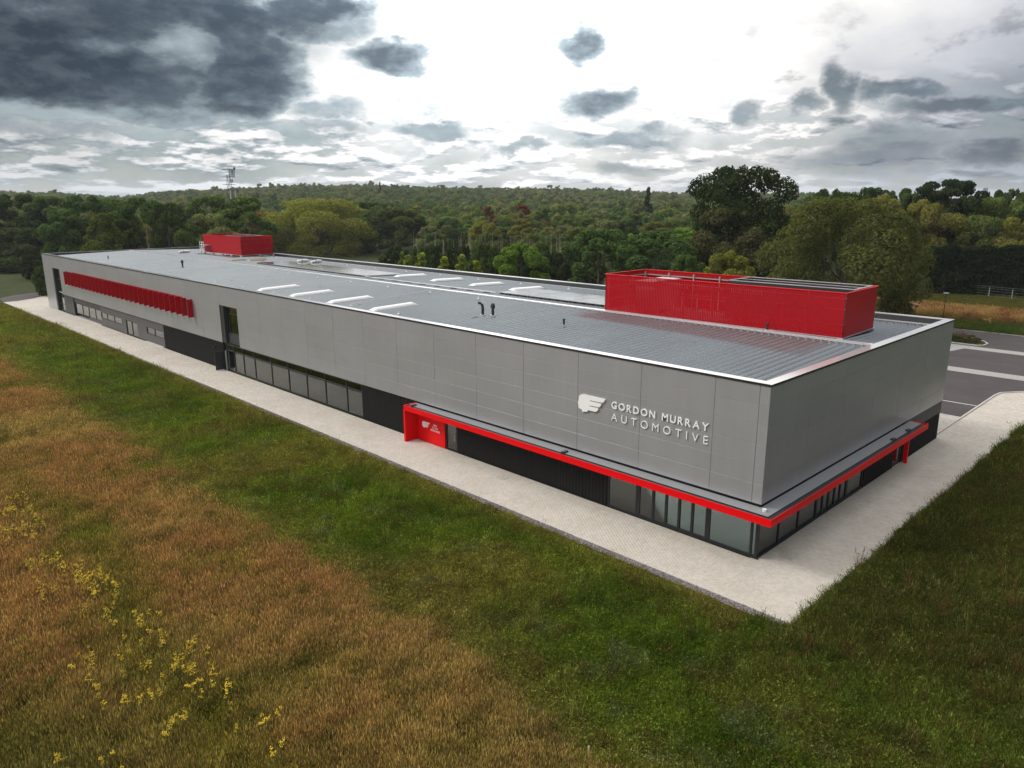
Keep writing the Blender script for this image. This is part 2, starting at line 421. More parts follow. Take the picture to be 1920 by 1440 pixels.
def link(name, me, parent=None, loc=None, kind=None, rot=None, scale=None):
    o = bpy.data.objects.new(name, me); COL.objects.link(o)
    if parent is not None: o.parent = parent
    if loc is not None: o.location = loc
    if rot is not None: o.rotation_euler = rot
    if scale is not None: o.scale = scale
    if kind: o['kind'] = kind
    return o
def part(name, mb, m, parent, **kw):
    return link(name, mb.mesh(name, m), parent, **kw)
def tag(o, label, cat, group=None):
    o['label'] = label; o['category'] = cat
    if group: o['group'] = group
    return o
def thing(name, label, cat, loc=(0, 0, 0), rot=0.0, group=None):
    o = link(name, None, None, loc); o.rotation_euler = (0, 0, rot)
    return tag(o, label, cat, group)
def np_mesh(name, verts, quads, m, smooth=False):
    me = bpy.data.meshes.new(name)
    verts = np.asarray(verts, np.float32); quads = np.asarray(quads, np.int32)
    k = quads.shape[1]
    me.vertices.add(len(verts)); me.vertices.foreach_set('co', verts.ravel())
    me.loops.add(quads.size); me.loops.foreach_set('vertex_index', quads.ravel())
    me.polygons.add(len(quads))
    me.polygons.foreach_set('loop_start', np.arange(0, quads.size, k, dtype=np.int32))
    if m is not None: me.materials.append(MAT[m] if isinstance(m, str) else m)
    me.update(calc_edges=True)
    return me

def vnoise(x, y, s, seed=0):
    """smooth value noise in 0..1 (numpy)"""
    r = np.random.default_rng(seed); tab = r.random((64, 64))
    u = np.asarray(x)*s + 17.3; v = np.asarray(y)*s + 5.1
    iu = np.floor(u).astype(int); iv = np.floor(v).astype(int)
    fu = u-iu; fv = v-iv; fu = fu*fu*(3-2*fu); fv = fv*fv*(3-2*fv)
    g = lambda a, b: tab[a % 64, b % 64]
    return (g(iu, iv)*(1-fu)+g(iu+1, iv)*fu)*(1-fv) + (g(iu, iv+1)*(1-fu)+g(iu+1, iv+1)*fu)*fv
def fbm(x, y, s, seed=0):
    return (vnoise(x, y, s, seed)*0.5 + vnoise(x, y, s*2.1, seed+1)*0.3 + vnoise(x, y, s*4.3, seed+2)*0.2)

# ------------------------------------------------------------------ terrain
def hill(x, y):
    x = np.asarray(x, float); y = np.asarray(y, float)
    rx_ = x-CAM[0]; ry_ = y-CAM[1]
    d = np.hypot(rx_, ry_); a = np.arctan2(rx_, ry_) - YAW
    px = 960 + F_PX*np.tan(np.clip(a, -1.2, 1.2))
    # ridge height seen behind the woods, by direction
    ridge = np.interp(px, [-600, 0, 130, 250, 330, 480, 560, 710, 790, 900, 1100, 1290, 1480, 1700, 1920, 2500],
                          [20, 22, 20, 13, 23, 29, 32, 35, 32, 28, 25, 17, 17, 5, 4, 4])
    t1 = np.clip((d-330)/1150, 0, 1); t1 = t1*t1*(3-2*t1)
    h = ridge*t1 + 4.0*(fbm(x, y, 0.004, 3)-0.5)*np.clip((d-300)/400, 0, 1)
    h -= np.clip((d-1600)/3000, 0, 1)*25
    return h
def build_ground():
    g = np.concatenate([-np.geomspace(9000, 160, 22), np.linspace(-140, 260, 81), np.geomspace(280, 9000, 60)])
    X, Y = np.meshgrid(g, g, indexing='ij')
    Z = hill(X, Y)
    n = len(g)
    v = np.stack([X.ravel(), Y.ravel(), Z.ravel()], 1)
    i, j = np.meshgrid(np.arange(n-1), np.arange(n-1), indexing='ij')
    a = (i*n+j).ravel()
    q = np.stack([a, a+n, a+n+1, a+1], 1)
    o = link('ground', np_mesh('ground', v, q, 'ground'), kind='structure')
    return o
build_ground()

def sheet(name, pts, z, m, kind='structure', parent=None):
    mb = MB(); mb.poly([(p[0], p[1], z) for p in pts])
    return part(name, mb, m, parent, kind=kind)

# paving round the building, with real pavers near the corner
PX0, PY0 = -4.95, -4.5
pav = link('pavement', MB().poly([(PX0, PY0, 0.02), (120, PY0, 0.02), (120, 0.45, 0.02), (0.0, 0.45, 0.02), (0.0, 166, 0.02), (PX0, 166, 0.02)]).mesh('pavement', 'paving'), kind='structure')
sheet('apron', [(0.0, 151.0), (34, 151.0), (34, 176), (6, 175), (1, 168.7), (-2.5, 166.2), (PX0+0.01, 166.1), (0.0, 166.1)], 0.016, 'paving')
def build_pavers():
    vs = []; fs = []
    rects = []
    L, Wd, g = 0.24, 0.16, 0.008
    # left strip: courses run across the path
    yy = np.arange(PY0, 52, Wd)
    for k, y in enumerate(yy):
        off = (k % 2)*L/2
        xs = np.arange(PX0-off, 0.0 if y > 0 else 0.0, L)
        for x in xs:
            x0 = max(x, PX0); x1 = min(x+L, -0.02 if y > -0.2 else 0.0)
            if x1-x0 > 0.03: rects.append((x0, x1, y, y+Wd))
    xx = np.arange(0.0, 34, Wd)
    for k, x in enumerate(xx):
        off = (k % 2)*L/2
        for y in np.arange(PY0-off, 0.0, L):
            y0 = max(y, PY0); y1 = min(y+L, -0.02)
            if y1-y0 > 0.03: rects.append((x, x+Wd, y0, y1))
    R = np.array(rects); n = len(R)
    h = 0.0285 + RNG.normal(0, 0.0008, n)
    hh = g/2; c = 0.006
    x0, x1, y0, y1 = R[:,0]+hh, R[:,1]-hh, R[:,2]+hh, R[:,3]-hh
    lo = np.full(n, 0.021); mid = h
    def ring(ix, z): return np.stack([np.stack([x0+ix, y0+ix, z],1), np.stack([x1-ix, y0+ix, z],1), np.stack([x1-ix, y1-ix, z],1), np.stack([x0+ix, y1-ix, z],1)], 1)
    V = np.concatenate([ring(0, lo), ring(c, h)], 1).reshape(-1, 3)
    b = (np.arange(n)*8)[:, None]
    Q = np.concatenate([b+np.array([4,5,6,7]), b+np.array([0,1,5,4]), b+np.array([1,2,6,5]), b+np.array([2,3,7,6]), b+np.array([3,0,4,7])], 0)
    o = link('paver', np_mesh('paver', V, Q, 'paver'), pav, kind='stuff')
    sheet('paving_bed', [(PX0+.01, PY0+.01), (33.9, PY0+.01), (33.9, -0.03), (-0.03, -0.03), (-0.03, 51.9), (PX0+.01, 51.9)], 0.0245, 'sand', parent=pav)
build_pavers()
# gravel margin
sheet('gravel_margin', [(-5.55, -4.9), (PX0-0.02, -4.9), (PX0-0.02, 150), (-5.55, 150)], 0.012, 'gravel')
MBk = MB().box(PX0-0.05, PX0-0.002, PY0, 166, -0.05, 0.05)
part('edging_kerb', MBk, 'kerb', None, kind='structure')
# ring road far left, car park right
sheet('ring_road', [(PX0, 166.15), (-2.5, 166.25), (1, 168.75), (5, 175), (34, 176.2), (40, 182), (6.5, 181), (3.2, 180.5), (-0.1, 179), (-3.2, 175.6), (-4.2, 173.4)], 0.014, 'asphalt')
car_y = 0.6
sheet('car_park', [(40.9, car_y-0.1), (52.6, car_y-0.1), (54.2, 0.4), (55.6, -0.6), (57.0, -1.6), (62, -4.2), (96.1, -4.2), (96.1, 110), (40.9, 110)], 0.026, 'asphalt')
sheet('block_paving', [(32.5, 0.5), (40.88, 0.5), (40.88, 110), (32.5, 110)], 0.022, 'paving')
for (a, b) in ((62.5, 65.2), (79.3, 81.8)):
    sheet('paving_band', [(a, -4.1), (b, -4.1), (b, 60), (a, 60)], 0.030, 'band')
sheet('bay_line', [(46.5, car_y), (46.66, car_y), (46.66, 60), (46.5, 60)], 0.031, 'paint')
sheet('bay_line', [(40.9, car_y), (41.02, car_y), (41.02, 60), (40.9, 60)], 0.031, 'paint')
sheet('turning_wedge', [(69.5, 12.5), (81.9, 9.9), (82.3, 26), (72, 26)], 0.0335, 'band')
# kerbs: path edge and road edge
def kerb_run(pts, wd=0.14, h=0.12):
    mb = MB()
    for (a, b) in zip(pts[:-1], pts[1:]):
        a = Vector((*a, 0)); b = Vector((*b, 0)); d = (b-a).normalized(); s = Vector((-d.y, d.x, 0))*wd/2
        mb.prism([(-1, 0.0), (1, 0.0), (1, h), (-1, h)], lambda p: a+s*p[0]+Vector((0, 0, p[1])), lambda p: b+s*p[0]+Vector((0, 0, p[1])))
    return part('kerb', mb, 'kerb', None, kind='structure')
kerb_run([(32.6, 0.42), (52.6, 0.42), (54.2, 0.25), (55.6, -0.75), (57.0, -1.75), (62, -4.35), (96, -4.4)])
kerb_run([(96.25, -4.4), (96.25, 110)], 0.16, 0.12)

# ------------------------------------------------------------------ the building
W_, L_, H_, HB = 32.365, 151.604, 10.5, 3.46
bld = thing('building', 'long grey flat-roofed building with silver cladding, black base and red canopy', 'building')
ROWS = [3.46 + 1.157*k for k in range(7)]; ROWS[-1] = 10.38
def zroof(x): return 9.92 + 0.42*(1-abs(x-16.18)/15.58)

# backing walls (behind the cladding), leaving the window openings free
def wall(x0, x1, y0, y1, z0, z1, m='joint', name='wall'):
    return part(name, MB().box(x0, x1, y0, y1, z0, z1), m, bld)
T = 0.30
XF = 0.06
FAR0, FAR1 = 140.4, 145.3
GL0, GL1 = 66.1, 70.9
zt = 8.09
for (a, b) in ((0.06, GL0), (GL1, FAR0), (FAR1, L_-0.05)):
    wall(XF, XF+T, a, b, HB, 10.38)
for (a, b) in ((GL0, GL1), (FAR0, FAR1)):
    wall(XF, XF+T, a, b, zt, 10.38)
wall(XF+T, W_-0.06, XF, XF+T, HB, 10.38)              # short face
wall(W_-T, W_-0.02, XF+T, L_-T, 0.0, 10.38, 'clad_plain')
wall(XF+T, W_-T, L_-T, L_-0.02, 0.0, 10.38, 'clad_plain')
# panels
panel_cache = {}
def cladding(face, a0, a1, z0, z1):
    gv, gh = 0.010, 0.005
    wdt, h = a1-a0-2*gv, z1-z0-2*gh
    key = (face, round(wdt, 2), round(h, 2))
    if key not in panel_cache:
        e = 0.004; d = 0.05
        mb = MB()
        outer = [(0, 0), (wdt, 0), (wdt, h), (0, h)]
        inner = [(e, e), (wdt-e, e), (wdt-e, h-e), (e, h-e)]
        if face == 'x': f = lambda p, o: (o, p[0], p[1])
        else: f = lambda p, o: (p[0], o, p[1])
        vs = [f(p, d) for p in outer] + [f(p, e) for p in outer] + [f(p, 0.0) for p in inner]
        mb.v = vs
        q = []
        for k in range(4):
            j = (k+1) % 4
            q += [(k, 4+k, 4+j, j), (4+k, 8+k, 8+j, 4+j)]
        q.append((8, 9, 10, 11))
        mb.f = [tuple(reversed(t_)) for t_ in q] if face == 'x' else q
        panel_cache[key] = mb.mesh('cladding_panel', 'clad')
    loc = (RNG.normal(0, 0.0015), a0+gv, z0+gh) if face == 'x' else (a0+gv, RNG.normal(0, 0.0015), z0+gh)
    po = link('cladding_panel', panel_cache[key], bld, loc)
    po.rotation_euler = (0, RNG.normal(0, 0.0006), RNG.normal(0, 0.0006)) if face == 'x' else (RNG.normal(0, 0.0006), 0, RNG.normal(0, 0.0006))
cols = [0.0, 0.62, 3.38] + [3.38+5.2*k for k in range(1, 29)]
cols = [c for c in cols if c < L_-1] + [L_]
for c in (GL0, GL1, FAR0, FAR1):
    cols.append(c)
cols = sorted(cols)
cc = [cols[0]]
for c in cols[1:]:
    if c-cc[-1] < 0.7 and c not in (GL0, GL1, FAR0, FAR1, L_) and c > 1: continue
    if c-cc[-1] < 0.7 and len(cc) > 2: cc[-1] = c; continue
    cc.append(c)
FIN0, FIN1 = 79.0, 135.2
for a0, a1 in zip(cc[:-1], cc[1:]):
    mid = (a0+a1)/2
    rows = list(zip(ROWS[:-1], ROWS[1:]))
    if a0 > FAR1-0.1: rows = [(0.03, 1.17), (1.17, 2.315), (2.315, 3.46)] + rows
    for z0, z1 in rows:
        if (GL0 <= mid <= GL1 or FAR0 <= mid <= FAR1) and z1 < zt+0.2: continue
        if FIN0+3 < a0 and a1 < FIN1-3 and 5.7 < z0 and z1 < 8.2: continue
        cladding('x', a0, a1, z0, z1)
xc = [0.05, 5.25, 10.45, 15.65, 20.85, 26.05, 31.25, W_-0.0]
for a0, a1 in zip(xc[:-1], xc[1:]):
    for z0, z1 in zip(ROWS[:-1], ROWS[1:]):
        cladding('y', a0, a1, z0, z1)
# soffit strip under the cladding
wall(0.03, XF, 0.05, GL0, HB-0.05, HB-0.005, 'frame', 'soffit_trim')
wall(0.03, XF, GL1, FAR0, HB-0.05, HB-0.005, 'frame', 'soffit_trim')

# ground-floor walls along the long side
def ribbed(name, y0, y1, z0, z1, x, m, pitch=0.3):
    mb = MB().box(x, x+0.25, y0, y1, z0, z1)
    y = y0+0.05
    while y < y1-0.08:
        mb.box(x-0.025, x-0.001, y, y+0.10, z0, z1-0.005); y += pitch
    return part(name, mb, m, bld)
XB = 0.10
ribbed('base_wall', 11.1, 26.75, 0.0, HB, XB, 'black')
ribbed('base_wall', 32.3, 40.6, 0.0, HB, XB, 'black')
ribbed('base_wall', 70.95, 90.7, 0.0, HB, XB, 'black')
# short side base
def ribbed_y(name, x0, x1, z0, z1, y, m, pitch=0.3):
    mb = MB().box(x0, x1, y, y+0.25, z0, z1)
    x = x0+0.05
    while x < x1-0.08:
        mb.box(x, x+0.10, y-0.025, y-0.001, z0, z1-0.005); x += pitch
    return part(name, mb, m, bld)
ribbed_y('base_wall', 15.75, 21.65, 0.0, HB, XB, 'black')
ribbed_y('base_wall', 23.4, W_-0.02, 0.0, 2.38, XB, 'black')
part('base_panel', MB().box(23.4, W_-0.01, 0.06, 0.3, 2.385, HB-0.004), 'dgrey', bld)

# windows: frame + panes
def window_x(y0, y1, z0, z1, x, mull=(), trans=(), fw=0.09, name='window'):
    """window in the long face: y0..y1, with vertical mullions and horizontal transoms"""
    mb = MB(); d0, d1 = x, x+0.14
    mb.box(d0, d1, y0, y1, z0, z0+fw).box(d0, d1, y0, y1, z1-fw, z1)
    for yy in [y0+fw/2]+list(mull)+[y1-fw/2]:
        mb.box(d0-0.004, d1-0.004, yy-fw/2, yy+fw/2, z0+fw, z1-fw)
    for zz in trans: mb.box(d0+0.004, d1-0.01, y0+fw, y1-fw, zz-fw/2, zz+fw/2)
    wn = part(name, mb, 'frame', bld)
    ys = [y0]+sorted(mull)+[y1]; zs = [z0]+sorted(trans)+[z1]
    for a, b in zip(ys[:-1], ys[1:]):
        for c, e in zip(zs[:-1], zs[1:]):
            p_ = MB().box(x+0.06, x+0.075, a+fw/2, b-fw/2, c+fw/2, e-fw/2)
            part('pane', p_, 'glass', wn)
    return wn
def window_y(x0, x1, z0, z1, y, mull=(), fw=0.09, name='window'):
    mb = MB(); d0, d1 = y, y+0.14
    mb.box(x0, x1, d0, d1, z0, z0+fw).box(x0, x1, d0, d1, z1-fw, z1)
    for xx in [x0+fw/2]+list(mull)+[x1-fw/2]:
        mb.box(xx-fw/2, xx+fw/2, d0-0.004, d1-0.004, z0+fw, z1-fw)
    wn = part(name, mb, 'frame', bld)
    xs = [x0]+sorted(mull)+[x1]
    for a, b in zip(xs[:-1], xs[1:]):
        part('pane', MB().box(a+fw/2, b-fw/2, y+0.06, y+0.075, z0+fw/2, z1-fw/2), 'glass', wn)
    return wn
XW = 0.14
window_x(8.62, 11.08, 0.05, 2.90, XW, fw=0.12, name='window')
window_x(3.40, 8.60, 0.05, 2.90, XW, mull=(4.50, 5.45, 6.41, 7.40), fw=0.16, name='folding_door')
window_x(0.12, 3.38, 0.05, 2.90, XW, mull=(0.55,), fw=0.12)
window_y(0.30, 8.10, 0.05, 2.90, XW, mull=(2.89, 5.51), fw=0.10)
window_y(8.12, 12.95, 0.05, 2.90, XW, mull=(9.05, 10.0, 10.95, 11.87), fw=0.15, name='folding_door')
window_y(12.97, 15.72, 0.05, 2.90, XW, fw=0.12)
window_y(21.68, 23.35, 0.02, 2.60, XW, fw=0.12, name='side_door')
part('corner_post', MB().box(0.13, 0.28, 0.13, 0.28, 0.0, 2.9), 'frame', bld)
part('head_panel', MB().box(XW, XW+0.2, 0.12, 11.08, 2.905, HB-0.06), 'frame', bld)
part('head_panel', MB().box(0.36, 15.72, XW, XW+0.2, 2.905, HB-0.06), 'frame', bld)
part('plinth', MB().box(0.08, 0.13, 0.0, 11.1, 0.0, 0.10), 'frame', bld)
part('plinth', MB().box(0.14, 15.7, 0.08, 0.13, 0.0, 0.10), 'frame', bld)
window_x(26.80, 28.25, 0.02, 2.60, XW, fw=0.12, name='entrance_door')
part('door_handle', MB().tube([(0.06, 27.05, 0.9), (0.06, 27.05, 1.5)], 0.02), 'galv', bld)
part('head_panel', MB().box(XW, XW+0.2, 26.80, 28.25, 2.605, HB-0.06), 'frame', bld)
# long shop-window strip
window_x(40.62, 70.3, 0.12, HB-0.06, XW, mull=(43.38, 47.35, 51.08, 54.95, 58.84, 62.88, 65.78, 68.2), trans=(2.62,), fw=0.11, name='window')
# tall window above it and its spandrel
window_x(GL0+0.02, 69.35, 4.72, zt-0.02, 0.42, mull=(), trans=(7.15,), fw=0.10)
part('spandrel_panel', MB().box(0.40, 0.55, GL0+0.02, 69.9, HB+0.03, 4.70), 'dgrey', bld)
part('window_reveal', MB().box(0.07, 0.6, 69.95, GL1-0.02, HB, zt-0.02), 'gutter', bld)
window_x(69.37, 69.93, 4.72, zt-0.02, 0.44, fw=0.07)
# open door leaf beside the strip
dl = part('door_leaf', MB().box(-1.02, 0.06, 71.15, 71.22, 0.06, 2.35), 'gutter', bld)
mbr = MB()
for k in range(8): mbr.box(-0.98+k*0.13, -0.93+k*0.13, 71.128, 71.149, 0.12, 2.30)
part('door_rib', mbr, 'gutter', dl, kind='stuff')
part('door_jamb', MB().box(-0.02, 0.10, 70.32, 70.44, 0.02, 2.5), 'galv', bld)
part('wall_lamp', MB().box(-0.06, 0.06, 73.5, 73.75, 2.42, 2.62), 'frame', bld)
# grey infill with windows further along
def infill(y0, y1, m='mgrey', z0=0.0, z1=HB): return part('infill_panel', MB().box(0.16, 0.36, y0, y1, z0, z1), m, bld)
infill(90.75, 91.1); infill(91.1, 97.7, z1=1.25); infill(91.1, 97.7, z0=2.32); infill(97.7, 101.55); infill(106.75, 108.75)
infill(101.55, 106.75, z0=2.35); infill(108.75, 119.0, z1=1.25); infill(108.75, 119.0, z0=2.35); infill(119.0, 125.9, z1=0.6); infill(119, 134.0, z0=2.5, m='dgrey')
infill(134.35, FAR0, 'dgrey')
part('infill_post', MB().box(0.05, 0.3, 134.02, 134.33, 0, HB-0.01), 'frame', bld)
window_x(91.12, 97.68, 1.26, 2.31, 0.20, mull=(94.6,), fw=0.10)
window_x(101.57, 106.73, 0.02, 2.34, 0.20, mull=(104.2,), fw=0.12, name='double_door')
window_x(108.77, 118.98, 1.26, 2.34, 0.20, mull=(112.4, 115.95), fw=0.10)
window_x(119.02, 133.98, 0.62, 2.49, 0.20, mull=(122.2, 125.9, 129.5), fw=0.10)
part('door_sill', MB().box(-0.05, 0.15, 91.2, 98.1, 0.02, 0.09), 'kerb', bld)
part('door_sill', MB().box(-0.05, 0.15, 119.2, 133.8, 0.02, 0.09), 'kerb', bld)
# far tall window
window_x(FAR0+0.02, FAR1-0.7, 0.15, zt-0.02, 0.40, mull=(143.4,), trans=(1.3, 3.9, 6.0), fw=0.10)
part('window_reveal', MB().box(0.07, 0.55, FAR1-0.68, FAR1-0.02, 0.02, zt-0.02), 'frame', bld)

# interior seen through the glass
part('interior_floor', MB().box(0.5, W_-0.5, 0.5, L_-0.5, 0.0, 0.06), 'floor_in', bld)
part('interior_ceiling', MB().box(0.45, W_-0.45, 0.45, L_-0.45, 3.5, 3.62), 'wall_in', bld)
for (a, b, c, d) in ((9.0, 9.15, 0.6, 16.0), (9.0, 9.15, 26, 40), (7.5, 7.65, 40.7, 70.2), (5.0, 5.15, 90, 146)):
    part('interior_wall', MB().box(a, b, c, d, 0.06, 3.49), 'wall_in', bld)
for y in (16.2, 40.5, 70.6, 90.4):
    part('interior_wall', MB().box(0.5, 9.0, y, y+0.12, 0.06, 3.49), 'wall_in', bld)
part('interior_wall', MB().box(9.2, 22.5, 8.0, 8.12, 0.06, 3.49), 'wall_in', bld)
part('interior_wall', MB().box(3.5, 3.6, 8.3, 15.8, 0.06, 1.15), 'white', bld)
for (x, y, lx, ly, h) in ((4.2, 5.0, 0.8, 1.8, 0.75), (4.2, 1.8, 0.8, 1.6, 0.75), (6.2, 3.4, 0.8, 2.2, 0.75), (10.5, 3.0, 1.8, 0.8, 0.75), (13.2, 3.2, 1.6, 0.8, 0.75), (3.2, 47.0, 0.9, 2.4, 0.8), (4.4, 55.0, 1.4, 4.2, 0.9), (3.0, 63.5, 0.8, 2.0, 1.2), (2.6, 110.0, 0.8, 5.0, 0.75), (2.4, 124.0, 1.0, 3.0, 1.6), (2.2, 130.5, 0.9, 1.6, 1.9)):
    part('interior_table', MB().box(x, x+lx, y, y+ly, h-0.06, h).box(x+0.05, x+0.12, y+0.05, y+ly-0.05, 0.06, h-0.061).box(x+lx-0.12, x+lx-0.05, y+0.05, y+ly-0.05, 0.06, h-0.061), 'dgrey' if x < 3.5 else 'wall_in', bld)
for y in (43.9, 51.9, 60.8):
    part('interior_column', MB().box(1.2, 1.65, y, y+0.45, 0.06, 3.49), 'dgrey', bld)

# ------------------------------------------------------------------ canopy and portal
can = link('canopy', None, bld)
CX, CZ = -1.25, 3.30
part('canopy_deck', MB().poly([(CX+0.42, -0.83, 3.262), (24.3, -0.83, 3.262), (24.3, 0.02, 3.30), (0.02, 0.02, 3.30), (0.02, 32.0, 3.30), (CX+0.42, 32.0, 3.262)]), 'lead', can)
part('canopy_gutter', MB().box(CX+0.06, CX+0.42, -1.2, 32.0, 3.02, 3.215).box(CX+0.42, 24.4, -1.2, -0.83, 3.02, 3.214), 'gutter', can)
part('canopy_soffit', MB().box(CX+0.43, 0.09, -0.8, 32.0, 2.95, 3.0).box(0.10, 24.3, -0.82, 0.09, 2.951, 3.001), 'dgrey', can)
part('fascia', MB().box(CX, CX+0.055, -1.25, 32.2, 2.86, 3.30), 'red', can)
part('fascia', MB().box(CX+0.055, 24.6, -1.25, -1.195, 2.86, 3.30), 'red', can)
part('fascia', MB().box(24.55, 24.6, -1.19, -0.1, 2.9, 3.28), 'red', can)
part('fin_wall', MB().box(CX, 0.09, 32.02, 32.25, 0.02, 2.855), 'red', can)
part('fascia', MB().box(CX+0.06, 0.02, 32.05, 32.2, 2.86, 3.29), 'red', can)
part('back_panel', MB().box(0.04, 0.14, 28.28, 32.0, 0.02, 2.95), 'red', can)
part('portal_soffit', MB().box(CX+0.06, 0.03, 28.2, 32.0, 2.90, 2.945), 'red', can)
part('canopy_post', MB().box(23.45, 23.60, -0.36, -0.06, 0.02, 2.86), 'red', can)
for (x, y) in ((-0.68, 14.3), (18.4, -0.75), (21.5, -0.75), (-0.68, 31.5)):
    part('roof_outlet', MB().box(x-0.25, x+0.25, y-0.12, y+0.12, 3.23, 3.38), 'gutter', can)
part('safety_anchor', MB().tube([(-0.3, -0.35, 3.28), (-0.3, -0.35, 3.42)], 0.12, 8), 'white', can)

# ------------------------------------------------------------------ red sun fins on the long face
fin_me = MB().box(-0.68, -0.02, -0.05, 0.05, 5.72, 8.05).mesh('fin', 'fin_red')
sf = link('sun_screen', None, bld)
for k in range(29):
    link('fin', fin_me, sf, (0, FIN0+0.05+k*2.0, 0), kind=None)
part('fin_rail', MB().box(-0.08, -0.005, FIN0+0.12, FIN1-0.1, 7.6, 7.72), 'gutter', sf)
part('fin_backing', MB().box(-0.004, 0.058, FIN0+3.1, FIN1-3.1, 5.78, 8.08), 'fin_red', sf)

# ------------------------------------------------------------------ roof
COPW = 0.62
def coping(name, mb, m): return part(name, mb, m, bld)
coping('coping', MB().box(-0.03, COPW, -0.03, L_+0.03, 10.455, 10.50), 'coping')
coping('coping', MB().box(COPW+0.002, W_+0.03, -0.03, COPW, 10.454, 10.499), 'coping')
coping('coping', MB().box(W_-COPW, W_+0.03, COPW+0.002, L_+0.03, 10.454, 10.499), 'coping')
coping('coping', MB().box(COPW+0.002, W_-COPW-0.002, L_-COPW, L_+0.03, 10.4535, 10.4985), 'coping')
coping('drip_edge', MB().box(-0.045, -0.031, -0.045, L_+0.03, 10.37, 10.495), 'frame')
coping('drip_edge', MB().box(-0.03, W_+0.03, -0.045, -0.031, 10.37, 10.495), 'frame')
coping('parapet', MB().box(0.10, COPW-0.03, 0.38, L_-0.4, 9.6, 10.452), 'dgrey')
coping('parapet', MB().box(COPW, W_-COPW, 0.37, COPW-0.03, 9.6, 10.451), 'dgrey')
coping('parapet', MB().box(W_-COPW+0.03, W_-0.31, 0.4, L_-0.4, 9.6, 10.452), 'dgrey')
coping('parapet', MB().box(COPW, W_-COPW, L_-COPW+0.03, L_-0.31, 9.6, 10.451), 'dgrey')
PIT_R = 0.58
def seam_profile(n):
    """n sheets: flat pan then a raised rib; list of (y offset, height)"""
    p = []
    for k in range(n):
        y = k*PIT_R
        p += [(y, 0.0), (y+0.02, 0.0), (y+0.022, 0.078), (y+0.046, 0.078), (y+0.095, 0.0)]
    p.append((n*PIT_R, 0.0))
    return p
def sheet_mesh(name, n, xa, xb):
    pr = seam_profile(n); v = []; q = []
    for y, h in pr: v += [(xa, y, zroof(xa)+h), (xb, y, zroof(xb)+h)]
    for k in range(len(pr)-1): q.append((2*k, 2*k+1, 2*k+3, 2*k+2) if xa < xb else (2*k, 2*k+2, 2*k+3, 2*k+1))
    return np_mesh(name, v, q, 'roof')
Y0R = 0.62
roof = link('roof', None, bld)
fs = sheet_mesh('roof_sheet', 1, 0.6, 16.17); bs = sheet_mesh('roof_sheet', 1, 16.19, W_-0.6)
NF, NB = 150, 100
for k in range(NF): link('roof_sheet', fs, roof, (0, Y0R+k*PIT_R, 0))
for k in range(NB): link('roof_sheet', bs, roof, (0, Y0R+k*PIT_R, 0))
ntot = int((L_-1.2)/PIT_R)
link('roof_sheeting', sheet_mesh('roof_sheeting', ntot-NF, 0.6, 16.17), roof, (0, Y0R+NF*PIT_R, 0), kind='stuff')
link('roof_sheeting', sheet_mesh('roof_sheeting', ntot-NB, 16.19, W_-0.6), roof, (0, Y0R+NB*PIT_R, 0), kind='stuff')
part('ridge_cap', MB().poly([(15.93, 0.62, 10.48), (16.18, 0.62, 10.52), (16.18, L_-0.62, 10.52), (15.93, L_-0.62, 10.48)]).poly([(16.18, 0.62, 10.52), (16.43, 0.62, 10.48), (16.43, L_-0.62, 10.48), (16.18, L_-0.62, 10.52)])
     .poly([(15.93, 0.62, 10.36), (15.93, 0.62, 10.48), (15.93, L_-0.62, 10.48), (15.93, L_-0.62, 10.36)]), 'coping', roof)
part('gutter_lip', MB().box(W_-1.25, W_-1.13, 0.7, L_-0.7, 9.98, 10.08), 'coping', roof)
# rooflights: long white barrel domes
def rooflight(x0, x1, y):
    s = 1 if x1 > x0 else -1
    n = 7; wd = 0.52; v = []; q = []
    xs = [x0, x0+0.02, x0+0.45, x1-0.45, x1-0.02, x1]; hs = [0.0, 0.12, 0.30, 0.30, 0.12, 0.0]; ws = [1.0, 1.0, 0.9, 0.9, 1.0, 1.0]
    for x, h, ww in zip(xs, hs, ws):
        for k in range(n):
            a = math.pi*k/(n-1)
            v.append((x, y-math.cos(a)*wd*ww, zroof(x)+0.06+ (math.sin(a)*h if 0 < k < n-1 else 0.0)))
    for i in range(len(xs)-1):
        for k in range(n-1): q.append((i*n+k, i*n+k+1, i*n+n+k+1, i*n+n+k))
    o = link('rooflight', np_mesh('rooflight', v, [tuple(reversed(t_)) for t_ in q], 'white'), bld)
    part('upstand', MB().poly([(x0-0.06, y-wd-0.06, zroof(x0)+0.1), (x1+0.06, y-wd-0.06, zroof(x1)+0.1), (x1+0.06, y+wd+0.06, zroof(x1)+0.1), (x0-0.06, y+wd+0.06, zroof(x0)+0.1)])
         .poly([(x0-0.06, y-wd-0.06, zroof(x0)-0.02), (x1+0.06, y-wd-0.06, zroof(x1)-0.02), (x1+0.06, y-wd-0.06, zroof(x1)+0.1), (x0-0.06, y-wd-0.06, zroof(x0)+0.1)]), 'galv', o)
for y in (65.2, 57.5, 49.6, 41.9): rooflight(2.45, 7.65, y)
for y in (65.3, 57.4, 49.8, 42.9): rooflight(22.2, 27.4, y)
